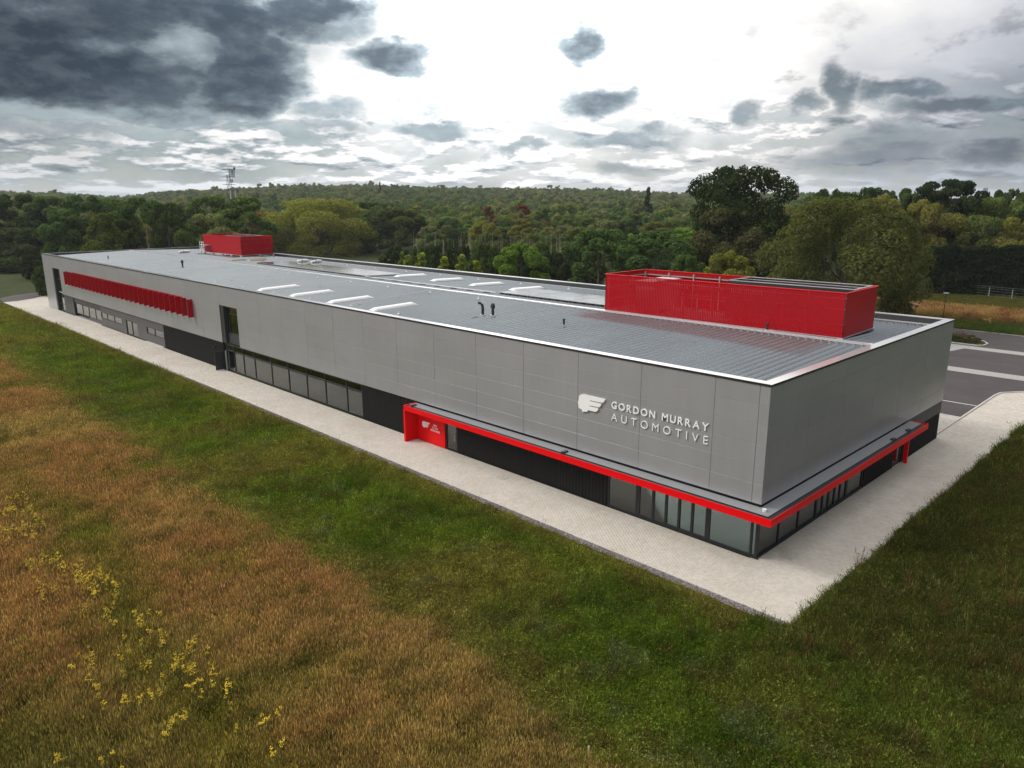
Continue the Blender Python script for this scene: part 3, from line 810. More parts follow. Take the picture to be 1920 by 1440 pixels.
# fall-arrest posts and cable
anc = MB().tube([(0, 0, 0), (0, 0, 0.34)], 0.045, 6).box(-0.13, 0.13, -0.13, 0.13, 0.0, 0.09).mesh('roof_anchor', 'white')
for k in range(4, 18):
    y = 6.2 + 8.05*k
    link('roof_anchor', anc, bld, (3.1, y, zroof(3.1)))
    link('roof_anchor', anc, bld, (14.2, y+1.2, zroof(14.2)))
    if k > 3: link('roof_anchor', anc, bld, (29.4, y+2.0, zroof(29.4)))
for y in (62.0, 46.3, 78.1, 94.2, 110.3):
    part('safety_line', MB().tube([(3.1, y, zroof(3.1)+0.32), (14.2, y+1.2, zroof(14.2)+0.32)], 0.022, 4), 'white', bld)
part('cable_tray', MB().box(18.35, 18.6, 41.5, 67.0, 10.42, 10.50), 'galv', bld)
for k in range(9): part('tray_foot', MB().box(18.3, 18.65, 42.5+2.9*k, 43.3+2.9*k, 10.30, 10.415), 'gutter', bld)

# ------------------------------------------------------------------ wall lettering
def glyph_mesh(ch, bold):
    cu = bpy.data.curves.new('letter', 'FONT'); cu.body = ch; cu.size = 1.0; cu.extrude = 0.0; cu.offset = bold; cu.resolution_u = 6
    ob = bpy.data.objects.new('letter_tmp', cu); COL.objects.link(ob)
    dg = bpy.context.evaluated_depsgraph_get(); dg.update()
    me = bpy.data.meshes.new_from_object(ob.evaluated_get(dg))
    v = np.array([tuple(p.co) for p in me.vertices]); pol = [tuple(p.vertices) for p in me.polygons]
    bpy.data.objects.remove(ob); bpy.data.curves.remove(cu); bpy.data.meshes.remove(me)
    return v, pol
def extrude_flat(v2, polys, thick, to3):
    """solid from a flat triangulated outline; to3(u, v, depth)"""
    mb = MB(); n = len(v2)
    mb.v = [to3(u, t_, thick) for u, t_ in v2] + [to3(u, t_, 0.0) for u, t_ in v2]
    mb.f = [tuple(p) for p in polys]
    cnt = {}
    for p in polys:
        for a, b in zip(p, p[1:]+p[:1]):
            cnt[(a, b)] = cnt.get((a, b), 0)+1
    for (a, b) in list(cnt):
        if (b, a) not in cnt: mb.f.append((b, a, a+n, b+n))
    return mb
def word(text, y_left, y_right, z0, z1, bold, parent, xf, thick, mat_='letter', wscale=1.0):
    gl = []
    for ch in text:
        if ch == ' ': gl.append((None, None, 0.32)); continue
        v, p = glyph_mesh(ch, bold)
        cap = 0.73
        v = v[:, :2]
        x0, x1 = v[:, 0].min(), v[:, 0].max()
        gl.append((np.stack([v[:, 0]-x0, v[:, 1]], 1), p, x1-x0))
    ref = glyph_mesh('H', bold)[0]
    b0, b1 = ref[:, 1].min(), ref[:, 1].max(); s = (z1-z0)/(b1-b0)
    tot = sum(g[2] for g in gl)*s*wscale
    gap = ((y_left-y_right)-tot)/(len(gl)-1)
    u = 0.0
    for (v, p, wd) in gl:
        if v is not None:
            v2 = [(u+a*s*wscale, (b-b0)*s) for a, b in v]
            mb = extrude_flat(v2, p, thick, lambda a, b, t_: (xf-t_, y_left-a, z0+b))
            part('letter', mb, mat_, parent)
        u += wd*s*wscale + gap
EMB = [(240,530),(268,480),(272,400),(290,345),(335,308),(385,300),(440,310),(1055,455),(1040,505),(1010,545),(975,558),(610,482),(608,510),(945,588),
       (935,630),(905,675),(870,690),(600,638),(597,664),(855,726),(845,775),(810,815),(770,830),(540,775),(528,820),(375,822),(358,750),(285,715),(262,690),(258,640),(262,610),(250,570)]
def emblem(parent, xf, yc, zc, sc_, thick, name='emblem'):
    # outline measured on the wall plane, centred on (12.5, 6.95)
    pts = []
    for (ex, ey) in EMB:
        d = ray(1070+ex/16, 720+ey/16); P = CAM+d*((0-CAM[0])/d[0])
        pts.append(((12.5-P[1])*sc_, (P[2]-6.95)*sc_))
    from mathutils.geometry import tessellate_polygon
    tri = tessellate_polygon([[Vector((a, b, 0)) for a, b in pts]])
    tri = [tuple(t_) for t_ in tri]
    tri = [t_ if ((pts[t_[1]][0]-pts[t_[0]][0])*(pts[t_[2]][1]-pts[t_[0]][1])-(pts[t_[1]][1]-pts[t_[0]][1])*(pts[t_[2]][0]-pts[t_[0]][0])) > 0 else (t_[0], t_[2], t_[1]) for t_ in tri]
    mb = extrude_flat(pts, tri, thick, lambda a, b, t_: (xf-t_, yc-a, zc+b))
    return part(name, mb, 'letter', parent)
sg = thing('wall_sign', 'large pale raised letters GORDON MURRAY AUTOMOTIVE with winged head emblem on silver cladding', 'sign')
emblem(sg, -0.02, 12.5, 6.95, 1.0, 0.08)
word('GORDON MURRAY', 10.82, 3.63, 7.03, 7.50, 0.014, sg, -0.02, 0.05)
word('AUTOMOTIVE', 10.80, 3.63, 6.22, 6.71, -0.010, sg, -0.02, 0.05)
sg2 = thing('portal_sign', 'small white emblem and three lines of lettering on red entrance panel', 'sign')
emblem(sg2, 0.035, 30.8, 1.55, 0.46, 0.012)
word('GMA', 29.78, 29.30, 1.66, 1.82, 0.012, sg2, 0.035, 0.01)
word('STAFF', 29.95, 29.16, 1.42, 1.58, 0.012, sg2, 0.035, 0.01)
word('ENTRANCE', 30.15, 28.96, 1.18, 1.34, 0.012, sg2, 0.035, 0.01)

# ------------------------------------------------------------------ rooftop plant
def plant_screen(label, loc, rot, lx, ly, z0, z1):
    """red slatted enclosure, corner at loc, lx along local x, ly along local y"""
    t = thing('plant_screen', label, 'plant enclosure', (loc[0], loc[1], 0), rot)
    h0, h1 = z0, z1
    def slats(axis, fixed, a0, a1, sgn):
        mb = MB(); p = a0
        while p < a1-0.10:
            if axis == 'y': mb.box(fixed-0.006, fixed+0.006, p, p+0.138, h0, h1-0.02)
            else: mb.box(p, p+0.138, fixed-0.006, fixed+0.006, h0, h1-0.02)
            p += 0.16
        part('slat', mb, 'red_screen', t, kind='stuff')
    slats('y', 0.0, 0.06, ly-0.06, -1); slats('y', lx, 0.06, ly-0.06, 1)
    slats('x', 0.0, 0.06, lx-0.06, -1); slats('x', ly, 0.06, lx-0.06, 1)
    for (a, b, c, d) in ((-0.05, 0.05, -0.05, ly+0.05), (lx-0.05, lx+0.05, -0.05, ly+0.05), (0.052, lx-0.052, -0.05, 0.05), (0.052, lx-0.052, ly-0.05, ly+0.05)):
        part('top_rail', MB().box(a, b, c, d, h1-0.018, h1+0.05), 'red', t)
        part('bottom_rail', MB().box(a, b, c, d, h0-0.06, h0-0.002), 'galv', t)
    # inner steel frame
    for zz in (h0+0.9, h0+2.0, h1-0.45):
        part('inner_rail', MB().box(0.08, 0.16, 0.1, ly-0.1, zz, zz+0.08).box(lx-0.16, lx-0.08, 0.1, ly-0.1, zz, zz+0.08).box(0.17, lx-0.17, 0.08, 0.15, zz, zz+0.08).box(0.17, lx-0.17, ly-0.15, ly-0.08, zz, zz+0.08), 'galv', t)
    nn = int(ly/2.6)
    for k in range(nn+1):
        y = 0.2 + (ly-0.4)*k/nn
        for x in (0.17, lx-0.27):
            part('frame_post', MB().box(x, x+0.10, y-0.05, y+0.05, h0-0.05, h1-0.12), 'galv', t)
    for x in (0.0, lx):
        for k in range(5):
            y = 0.15+(ly-0.3)*k/4
            zb = zroof(min(loc[0]+x, W_-1))
            part('foot', MB().box(x-0.16, x+0.16, y-0.22, y+0.22, zb+0.02, h0-0.062), 'galv', t)
    return t
ps = plant_screen('larger red slatted plant enclosure standing on the roof near the sign corner', (17.05, 3.1), math.radians(1.6), 6.4, 21.6, 10.48, 13.72)
ps2 = plant_screen('smaller red slatted plant enclosure at the far end of the roof', (24.35, 116.3), 0.0, 6.3, 16.6, 10.55, 13.85)
for k in range(4):   # pale lit sheets behind the slats
    part('duct_panel', MB().box(0.3, 0.38, 6.6+3.3*k, 9.3+3.3*k, 13.0, 13.35), 'white', ps)
def ahu(label, x0, x1, y0, y1, z0, z1, rot=0.0, org=(0, 0)):
    t = thing('air_handling_unit', label, 'roof plant', (org[0], org[1], 0), rot)
    part('casing', MB().box(x0, x1, y0, y1, z0, z1-0.36), 'dgrey', t)
    part('wall', MB().box(x0, x1, y0, y0+0.12, z1-0.36, z1).box(x0, x1, y1-0.12, y1, z1-0.36, z1).box(x0, x0+0.12, y0+0.12, y1-0.12, z1-0.36, z1).box(x1-0.12, x1, y0+0.12, y1-0.12, z1-0.36, z1), 'gutter', t)
    part('rim', MB().box(x0-0.02, x0+0.2, y0, y1, z1, z1+0.05).box(x1-0.2, x1+0.02, y0, y1, z1, z1+0.05).box(x0+0.201, x1-0.201, y0-0.02, y0+0.2, z1, z1+0.05).box(x0+0.201, x1-0.201, y1-0.2, y1+0.02, z1, z1+0.05), 'coping', t)
    part('rim_bar', MB().box((x0+x1)/2-0.06, (x0+x1)/2+0.06, y0+0.2, y1-0.2, z1, z1+0.045), 'coping', t)
    return t
ahu('long dark plant unit with white rim inside the larger red enclosure', 2.4, 6.2, 0.25, 10.6, 10.5, 13.74, math.radians(1.6), (17.05, 3.1))
ahu('dark plant unit with pale rim inside the smaller red enclosure', 1.2, 5.4, 2.0, 9.0, 10.6, 13.9, 0.0, (24.35, 116.3))
dk = thing('roof_duct', 'pale sloping duct inside the left end of the larger red enclosure', 'duct', (17.05, 3.1, 0), math.radians(1.6))
part('duct_body', MB().box(1.2, 5.6, 17.2, 19.0, 10.6, 13.15), 'galv', dk)
part('duct_top', MB().box(1.1, 5.7, 17.1, 19.1, 13.151, 13.25), 'galv', dk)
st = thing('access_steps', 'small white handrailed steps against the smaller red enclosure', 'steps', (23.3, 131.0, 0))
mb = MB()
for y in (-0.9, 0.0):
    mb.tube([(-0.9, y-1.0, 10.35), (0.1, y+0.6, 12.0), (0.1, y+1.6, 12.0)], 0.05, 5).tube([(-0.9, y-1.0, 10.9), (0.1, y+0.6, 12.5), (0.1, y+1.6, 12.5)], 0.05, 5)
mb.tube([(0.1, 1.6, 10.4), (0.1, 1.6, 12.5)], 0.05, 5).tube([(0.1, 0.6, 10.4), (0.1, 0.6, 12.5)], 0.05, 5).tube([(-0.9, -1.0, 10.3), (-0.9, -1.0, 10.9)], 0.05, 5)
part('handrail', mb, 'white', st)
mb = MB()
for k in range(5): mb.box(-0.95+0.2*k, -0.65+0.2*k, -1.3, 0.5, 10.5+0.28*k, 10.55+0.28*k)
part('tread', mb, 'galv', st, kind='stuff')
part('platform', MB().box(0.1, 0.95, -1.3, 1.6, 11.9, 11.96), 'galv', st)

# vents
def pipe(label, x, y, kind):
    t = thing('vent_pipe', label, 'vent pipe', (x, y, zroof(x)))
    if kind == 'neck':
        pts = [(0, 0, 0.0), (0, 0, 0.85)] + [(-0.26*(1-math.cos(a)), 0.18*(1-math.cos(a)), 0.85+0.42*math.sin(a)) for a in (0.4, 0.8, 1.2, 1.57, 1.9)]
        part('pipe', MB().tube(pts, 0.13, 10), 'black_pipe', t)
    elif kind == 'cowl':
        part('pipe', MB().tube([(0, 0, 0), (0, 0, 0.8)], 0.13, 10), 'black_pipe', t)
        part('cowl', MB().tube([(0, 0, 0.8), (0, 0, 0.9), (0, 0, 1.1), (0, 0, 1.25), (0, 0, 1.3)], [0.16, 0.21, 0.20, 0.13, 0.04], 10), 'black_pipe', t)
    else:
        part('pipe', MB().tube([(0, 0, 0), (0, 0, 0.62)], 0.09, 8), 'black_pipe', t)
        part('cap', MB().tube([(0, 0, 0.62), (0, 0, 0.66), (0, 0, 0.74)], [0.13, 0.13, 0.04], 8), 'black_pipe', t)
    part('collar', MB().tube([(0, 0, 0), (0, 0, 0.22)], 0.24 if kind != 'small' else 0.14, 10), 'galv', t)
pipe('black gooseneck vent pipe curving over, one of the pair on the ribbed roof', 7.15, 31.2, 'neck')
pipe('black cowled vent pipe standing beside the gooseneck pipe on the ribbed roof', 7.55, 30.3, 'cowl')
pipe('thin short black vent pipe on the ribbed roof before the larger red enclosure', 8.0, 22.2, 'small')
pipe('lone black cowled vent pipe on the far roof slope', 7.95, 101.9, 'cowl')
pipe('slim black vent pipe near the far left end of the roof', 5.9, 131.0, 'small')
pipe('tiny black vent pipe at the foot of the larger red enclosure', 16.3, 8.6, 'small')
# solar panels
sol_me = MB().box(-1.0, 1.0, -0.54, 0.54, 0.0, 0.04).mesh('panel_glass', 'solar')
sol_fr = MB().box(-1.025, -1.0, -0.565, 0.565, -0.01, 0.041).box(1.0, 1.025, -0.565, 0.565, -0.01, 0.041).box(-1.0, 1.0, -0.565, -0.541, -0.01, 0.041).box(-1.0, 1.0, 0.541, 0.565, -0.01, 0.041).mesh('panel_frame', 'galv')
sol_rl = MB().box(-1.0, 1.0, -0.4, -0.36, -0.12, -0.011).box(-1.0, 1.0, 0.36, 0.4, -0.12, -0.011).mesh('panel_rail', 'galv')
tilt = math.atan(0.42/15.58)
def solar(x, y, label, group):
    t = thing('solar_panel', label, 'solar panel', (x, y, zroof(x)+0.22), 0.0, group)
    t.rotation_euler = (0, tilt, 0)
    link('panel_glass', sol_me, t); link('panel_frame', sol_fr, t); link('panel_rail', sol_rl, t)
for i in range(3):
    for k in range(13):
        yy = 26.9+1.134*k + (0.12 if k > 3 else 0) + (0.12 if k > 8 else 0)
        solar(19.75+2.056*i, yy, 'dark glossy solar panel in the short array left of the larger red enclosure', 'solar panels of the short roof array')
    for k in range(28):
        yy = 68.0+1.134*k + 0.12*(k//7)
        solar(20.0+2.056*i, yy, 'dark glossy solar panel in the long array beyond the rear rooflights', 'solar panels of the long roof array')
# building leftovers on the roof
for (x, y, l, wd, r, lb) in ((20.0, 108.5, 3.2, 0.9, 0.2, 'stack of pale timber boards left on the far roof nearest the ridge'), (22.5, 106.2, 2.6, 0.8, -0.3, 'loose pale timber boards on the roof before the smaller red enclosure'), (24.0, 109.0, 3.6, 0.6, 0.05, 'long pale timber boards beside the smaller red enclosure')):
    t = thing('board_stack', lb, 'timber boards', (x, y, zroof(x)+0.1), r)
    for k in range(3):
        part('board', MB().box(-l/2+0.1*k, l/2-0.15*k, -wd/2+0.2*k, wd/2-0.1*k, 0.06*k, 0.06*k+0.055), 'timber', t)
for (x, y, lb) in ((26.5, 97.8, 'white wrapped bundle on the roof by the far end of the long solar array'), (27.6, 95.2, 'white wrapped bundle nearest the rear gutter by the long solar array'), (21.0, 134.5, 'white wrapped bundle at the foot of the small white steps')):
    t = thing('wrapped_bundle', lb, 'bundle', (x, y, zroof(x)+0.08), 0.3)
    part('wrap', MB().tube([(-1.3, 0, 0.22), (-1.1, 0, 0.28), (0.2, 0.1, 0.33), (1.1, 0, 0.28), (1.3, 0, 0.2)], [0.1, 0.24, 0.3, 0.25, 0.1], 7), 'white', t)
    part('strap', MB().box(-0.35, -0.28, -0.3, 0.3, 0.0, 0.62), 'galv', t)

# ------------------------------------------------------------------ trees
def leaf_cards(P, N, size, rng, asp=0.62):
    """one small rhombic leaf spray per point"""
    n = len(P)
    N = N/np.linalg.norm(N, axis=1, keepdims=True)
    t = np.cross(N, rng.normal(size=(n, 3))); t /= np.linalg.norm(t, axis=1, keepdims=True)+1e-9
    b = np.cross(N, t)
    s = (size*rng.uniform(0.6, 1.35, n))[:, None]
    V = np.stack([P - t*s, P - b*s*asp + N*s*0.12, P + t*s, P + b*s*asp + N*s*0.12], 1).reshape(-1, 3)
    Q = np.arange(4*n).reshape(n, 4)
    return V, Q
def crown_points(lobes, n, rng, inner=0.72, sy=0.85):
    C = np.array([l[0] for l in lobes]); R = np.array([l[1] for l in lobes])
    w_ = R**2; w_ = w_/w_.sum()
    out_p = []; out_n = []; got = 0
    while got < n:
        k = rng.choice(len(R), size=n*2, p=w_)
        d = rng.normal(size=(n*2, 3)); d /= np.linalg.norm(d, axis=1, keepdims=True)
        rr = R[k]*(inner + (1.06-inner)*rng.random(n*2)**0.6)
        P = C[k] + d*rr[:, None]*np.array([1, 1, sy])
        dist = np.linalg.norm((P[:, None, :]-C[None])/np.array([1, 1, sy]), axis=2)/R[None]
        keep = (dist < 0.62).sum(1) == 0
        keep &= ~((d[:, 2] < -0.55) & (rng.random(n*2) < 0.6))
        P = P[keep]; d = d[keep]
        out_p.append(P); out_n.append(d); got += len(P)
    P = np.concatenate(out_p)[:n]; d = np.concatenate(out_n)[:n]
    return P, d + rng.normal(size=(n, 3))*0.55 + np.array([0, 0, 0.25])
def make_lobes(rng, H, W, base, nl, shape, ls=1.0, sp=1.0):
    lobes = []
    for i in range(nl):
        t_ = (i+0.5)/nl if shape == 'cone' else rng.random()**0.8
        z = base + (H-base)*t_
        if shape == 'round': e = math.sin(math.pi*min(1, 0.16+0.80*t_))**0.55
        elif shape == 'cone': e = 1.02-t_
        elif shape == 'wide': e = (0.55+0.9*t_ if t_ < 0.5 else math.sqrt(max(0, 1-((t_-0.5)/0.52)**2)))
        else: e = math.sin(math.pi*min(1, 0.1+0.82*t_))**0.8
        a = rng.uniform(0, 2*math.pi)
        r = W/2*e*(0.28+0.55*math.sqrt(rng.random()))
        lr = W/2*(0.20+0.20*rng.random())*(0.5+0.5*e)
        lr *= ls; r *= sp
        if shape == 'cone': lr = W/2*(0.30*e+0.14); r = W/2*e*0.55
        lobes.append((np.array([r*math.cos(a), r*math.sin(a), min(z, H-lr*0.8)]), lr))
    return lobes
def trunk_mesh(rng, H, W, base, m, rad, limbs=7, lean=0.0, bare=False):
    mb = MB()
    top = H*(0.96 if bare else 0.72)
    pts = [(lean*k/5*H*0.1+rng.normal(0, 0.1)*k/3, rng.normal(0, 0.1)*k/3, top*k/5-0.1) for k in range(6)]
    mb.tube(pts, [rad*(1-0.16*k) for k in range(6)], 7)
    for i in range(limbs):
        t_ = 0.25+0.6*i/max(1, limbs); a = i*2.4+rng.uniform(-.4, .4)
        p0 = Vector(pts[0]).lerp(Vector(pts[-1]), t_)
        ln = W/2*(0.45+0.4*rng.random())*(1.15-t_*0.6)
        p1 = p0+Vector((math.cos(a)*ln*0.5, math.sin(a)*ln*0.5, ln*0.35)); p2 = p0+Vector((math.cos(a)*ln, math.sin(a)*ln, ln*0.85))
        mb.tube([p0, p1, p2], [rad*0.42*(1.1-t_), rad*0.28*(1.1-t_), rad*0.08], 5)
    return mb.mesh('trunk', m)
PROTO = {}
def proto(key, seed, H, W, base, n, leaf, nl, shape, bark='bark', limbs=7, rad=0.35, inner=0.72, ls=1.0, sp=1.0):
    rng = np.random.default_rng(seed)
    lobes = make_lobes(rng, H, W, base, nl, shape, ls, sp)
    P, N = crown_points(lobes, n, rng, inner)
    V, Q = leaf_cards(P, N, leaf, rng)
    V[:, 2] *= H/max(V[:, 2].max(), 1e-3)
    cm = np_mesh('crown', V, Q, 'leaf')
    PROTO[key] = dict(H=H, W=W, crown=cm, trunk=trunk_mesh(rng, H, W, base, bark, rad, limbs))
proto('round', 1, 15, 12, 1.5, 12500, 0.25, 34, 'round', ls=0.84, sp=1.05, inner=0.6)
proto('round2', 2, 15, 12, 1.0, 12500, 0.25, 42, 'round', ls=0.78, sp=1.08, inner=0.6)
proto('ash', 3, 17, 10, 2.5, 10500, 0.26, 36, 'egg', ls=0.82, sp=1.05, inner=0.6)
proto('wide', 4, 14, 15, 1.0, 14500, 0.26, 44, 'wide', ls=0.78, sp=1.08, inner=0.6)
proto('broad', 5, 20, 26, 0.6, 40000, 0.23, 84, 'round', rad=0.6, limbs=10, ls=0.72, sp=1.08, inner=0.55)
proto('oak', 6, 24, 24, 3.0, 20000, 0.30, 58, 'wide', rad=0.7, limbs=12, ls=0.66, sp=1.12, inner=0.5)
proto('cone', 7, 10, 4.4, 0.3, 2600, 0.24, 22, 'cone', limbs=3, rad=0.14)
proto('bush', 8, 5, 7, 0.1, 3200, 0.26, 20, 'round', limbs=4, rad=0.12)
proto('larch', 9, 16, 6.0, 7.0, 2600, 0.26, 14, 'egg', bark='bark_pale', limbs=5, rad=0.2)
proto('willow', 10, 13, 13, 1.0, 13500, 0.23, 50, 'round', limbs=9, ls=0.75, sp=1.08, inner=0.55)
def pine_proto():
    rng = np.random.default_rng(12); H, W = 20, 14
    lobes = []
    for i in range(20):
        a = rng.uniform(0, 6.28); r = W/2*rng.uniform(0.1, 0.95); z = H*(0.97-0.30*rng.random()-0.10*r/(W/2))
        lobes.append((np.array([r*math.cos(a), r*math.sin(a), z]), W*rng.uniform(0.10, 0.17)))
    P, N = crown_points(lobes, 6500, rng, 0.45, 0.40); V, Q = leaf_cards(P, N, 0.32, rng)
    V[:, 2] *= H/V[:, 2].max()
    PROTO['pine'] = dict(H=H, W=W, crown=np_mesh('crown', V, Q, 'leaf'), trunk=trunk_mesh(rng, H*1.2, W, 8, 'bark', 0.4, 9))
pine_proto()
for k in range(3):
    rng_ = np.random.default_rng(40+k)
    PROTO['dead%d' % k] = dict(H=12, W=5, crown=None, trunk=trunk_mesh(rng_, 12, 5, 3, 'bark_pale', 0.20, 9, bare=True))

GREENS = {'mid': (0.060, 0.088, 0.028), 'olive': (0.100, 0.104, 0.030), 'dark': (0.030, 0.048, 0.018), 'bright': (0.078, 0.135, 0.028),
          'grey': (0.082, 0.098, 0.052), 'deep': (0.042, 0.072, 0.026), 'yellow': (0.135, 0.135, 0.035), 'rust': (0.135, 0.060, 0.042), 'black': (0.020, 0.032, 0.014), 'autumn': (0.13, 0.085, 0.03)}
for _k in GREENS: GREENS[_k] = tuple(v*(1.7 if _k not in ('black', 'rust') else 1.35) for v in GREENS[_k])
CN = {'mid': 'mid green', 'olive': 'olive green', 'dark': 'dark green', 'bright': 'bright green', 'grey': 'grey green', 'deep': 'deep green', 'yellow': 'yellowish green', 'autumn': 'brownish'}
ADJ = {'round': 'rounded', 'round2': 'dense', 'ash': 'upright', 'wide': 'spreading', 'willow': 'bushy', 'bush': 'low'}
TREES = []
def tree(key, loc, H, W, col, label, cat='tree', group=None, name=None, rot=None):
    p = PROTO[key]
    sx = W/p['W']; sz = H/p['H']
    t = thing(name or 'tree', label, cat, loc, RNG.uniform(0, 6.28) if rot is None else rot, group)
    t.scale = (sx, sx*RNG.uniform(0.94, 1.06), sz)
    tr = link('trunk', p['trunk'], t)
    if p['crown'] is not None:
        c = link('crown', p['crown'], t)
        f = RNG.uniform(0.88, 1.12)
        c.color = (col[0]*f*RNG.uniform(0.95, 1.05), col[1]*f, col[2]*f*RNG.uniform(0.9, 1.1), 1)
    TREES.append((loc[0], loc[1], W/2))
    return t
def hero(px, ytop, wpx, dist, key, col, label, name='tree', cat='tree', group=None):
    P = on_ray(px, ytop, dist)
    g = float(hill(P[0], P[1]))
    a = math.atan((px-960)/F_PX)
    depth = dist*math.cos(a)
    W = wpx/F_PX*depth
    return tree(key, (P[0], P[1], g-0.1), P[2]-g+0.1, W, GREENS[col] if isinstance(col, str) else col, label, cat, group, name)

hero(1395, 309, 225, 165, 'oak', 'black', 'tallest dark oak rising above the treeline behind the larger red enclosure', 'oak_tree')
hero(1600, 368, 320, 132, 'broad', (0.082, 0.100, 0.038), 'huge broad olive green tree beside the far corner of the building', 'broadleaf_tree')
hero(1125, 428, 150, 142, 'round2', 'deep', 'dense dark green tree left of the larger red enclosure, left one of a close pair', 'broadleaf_tree')
hero(1235, 432, 165, 138, 'round', 'deep', 'dense dark green tree behind the left end of the larger red enclosure', 'broadleaf_tree')
hero(978, 456, 110, 136, 'round', (0.13, 0.215, 0.042), 'bright green rounded young tree standing alone behind the rear parapet', 'young_tree')
hero(590, 371, 215, 300, 'broad', (0.185, 0.205, 0.048), 'large yellowish olive tree right of the smaller red enclosure', 'broadleaf_tree')
hero(1365, 388, 170, 152, 'willow', (0.066, 0.072, 0.040), 'grey green willow like tree in front of the tall oak', 'willow_tree')
hero(1370, 468, 108, 114, 'round', (0.165, 0.185, 0.045), 'yellow green rounded shrub just behind the larger red enclosure', 'shrub', 'shrub')
hero(1290, 476, 84, 118, 'round2', 'deep', 'dark green shrub behind the left half of the larger red enclosure', 'shrub', 'shrub')
hero(190, 398, 78, 196, 'ash', (0.088, 0.120, 0.030), 'lighter green upright tree behind the far left end of the roof', 'ash_tree')
hero(388, 399, 120, 205, 'willow', 'grey', 'grey green bushy tree directly left of the smaller red enclosure', 'willow_tree')
hero(745, 388, 112, 300, 'round', (0.075, 0.098, 0.028), 'rounded mid green tree right of the large yellowish olive tree', 'broadleaf_tree')
hero(690, 376, 110, 315, 'round2', 'deep', 'dark tree peeping out behind the large yellowish olive tree', 'broadleaf_tree')
hero(1790, 334, 105, 215, 'pine', 'black', 'dark flat topped pine standing on the right skyline', 'pine_tree')
hero(915, 386, 30, 262, 'larch', 'rust', 'rust brown dying conifer on a bare trunk, left of two', 'larch_tree')
hero(978, 383, 32, 268, 'larch', 'rust', 'rust brown dying conifer on a bare trunk, right of two', 'larch_tree')
hero(1216, 349, 34, 420, 'cone', 'black', 'single dark pointed conifer on the middle skyline', 'conifer')
hero(712, 340, 14, 900, 'cone', 'black', 'tiny dark pointed conifer on the far ridge', 'conifer')
for px, y in ((765, 476), (790, 472), (832, 479), (865, 475), (893, 487)):
    hero(px, y, 66, 141, 'cone', (0.19, 0.235, 0.05), 'young yellow green cone shaped tree in the row behind the rear parapet', 'young_conifer', 'tree', 'young cone shaped trees behind the rear parapet')
hero(753, 470, 44, 150, 'cone', 'mid', 'small darker cone shaped tree at the left end of the young row', 'young_conifer')
hero(273, 415, 26, 190, 'dead0', 'mid', 'pale leafless dead tree behind the far left roof', 'dead_tree')
# right-hand skyline and field edge
for px, y, wp, d, k, c in ((1560, 352, 95, 205, 'round', 'dark'), (1640, 349, 90, 215, 'round2', 'dark'), (1690, 352, 70, 225, 'ash', 'dark'), (1735, 372, 90, 200, 'round', 'olive'),
                           (1865, 355, 60, 235, 'ash', 'dark'), (1905, 352, 60, 245, 'round', 'dark'), (1830, 372, 90, 225, 'round2', 'mid'), (1945, 372, 110, 215, 'round', 'mid'), (2020, 365, 120, 230, 'round2', 'dark'),
                           (1770, 398, 110, 206, 'wide', 'olive'), (1850, 402, 110, 208, 'wide', 'mid'), (1920, 405, 110, 205, 'willow', 'olive'), (1990, 400, 110, 210, 'round', 'mid'), (1525, 366, 80, 196, 'round2', 'deep'), (1600, 358, 90, 192, 'wide', 'dark'), (1660, 362, 90, 196, 'round', 'olive'), (1715, 360, 80, 212, 'round2', 'dark'), (1760, 362, 80, 218, 'round', 'mid'), (1815, 365, 90, 214, 'round2', 'dark'), (1880, 368, 90, 220, 'wide', 'mid'), (1935, 362, 80, 226, 'round', 'dark')):
    lb = '%s %s woodland tree above the dark hedge on the right' % (CN[c], ADJ[k]); hero(px, y, wp, d, k, c, lb, 'broadleaf_tree', 'tree', lb.replace('tree above', 'trees above'))
# left end beyond the building
for px, y, wp, d, k, c in ((20, 362, 150, 285, 'round', 'dark'), (95, 366, 120, 280, 'round2', 'deep'), (40, 425, 130, 275, 'wide', 'dark'), (125, 420, 110, 250, 'round', 'dark'), (260, 368, 115, 215, 'round', 'deep'),
                           (310, 378, 95, 205, 'round2', 'dark'), (455, 368, 115, 215, 'ash', 'mid'), (-60, 366, 150, 290, 'round', 'dark'), (235, 410, 70, 200, 'ash', 'dark'), (340, 430, 80, 192, 'bush', 'dark'), (160, 364, 110, 240, 'round', 'deep'), (390, 366, 110, 250, 'round2', 'deep'), (210, 370, 90, 250, 'wide', 'mid')):
    lb = '%s %s woodland tree behind the far left end of the building' % (CN[c], ADJ[k]); hero(px, y, wp, d, k, c, lb, 'broadleaf_tree', 'tree', lb.replace('tree behind', 'trees behind'))
for px, y, wp, d, c in ((20, 466, 90, 268, 'dark'), (62, 474, 70, 240, 'black'), (84, 496, 60, 196, 'dark'), (-30, 466, 100, 272, 'dark'), (48, 458, 90, 280, 'dark')):
    hero(px, y, wp, d, 'bush', c, 'dark bush at the meadow edge beyond the far left corner', 'shrub', 'shrub', 'dark bushes beyond the far left corner')
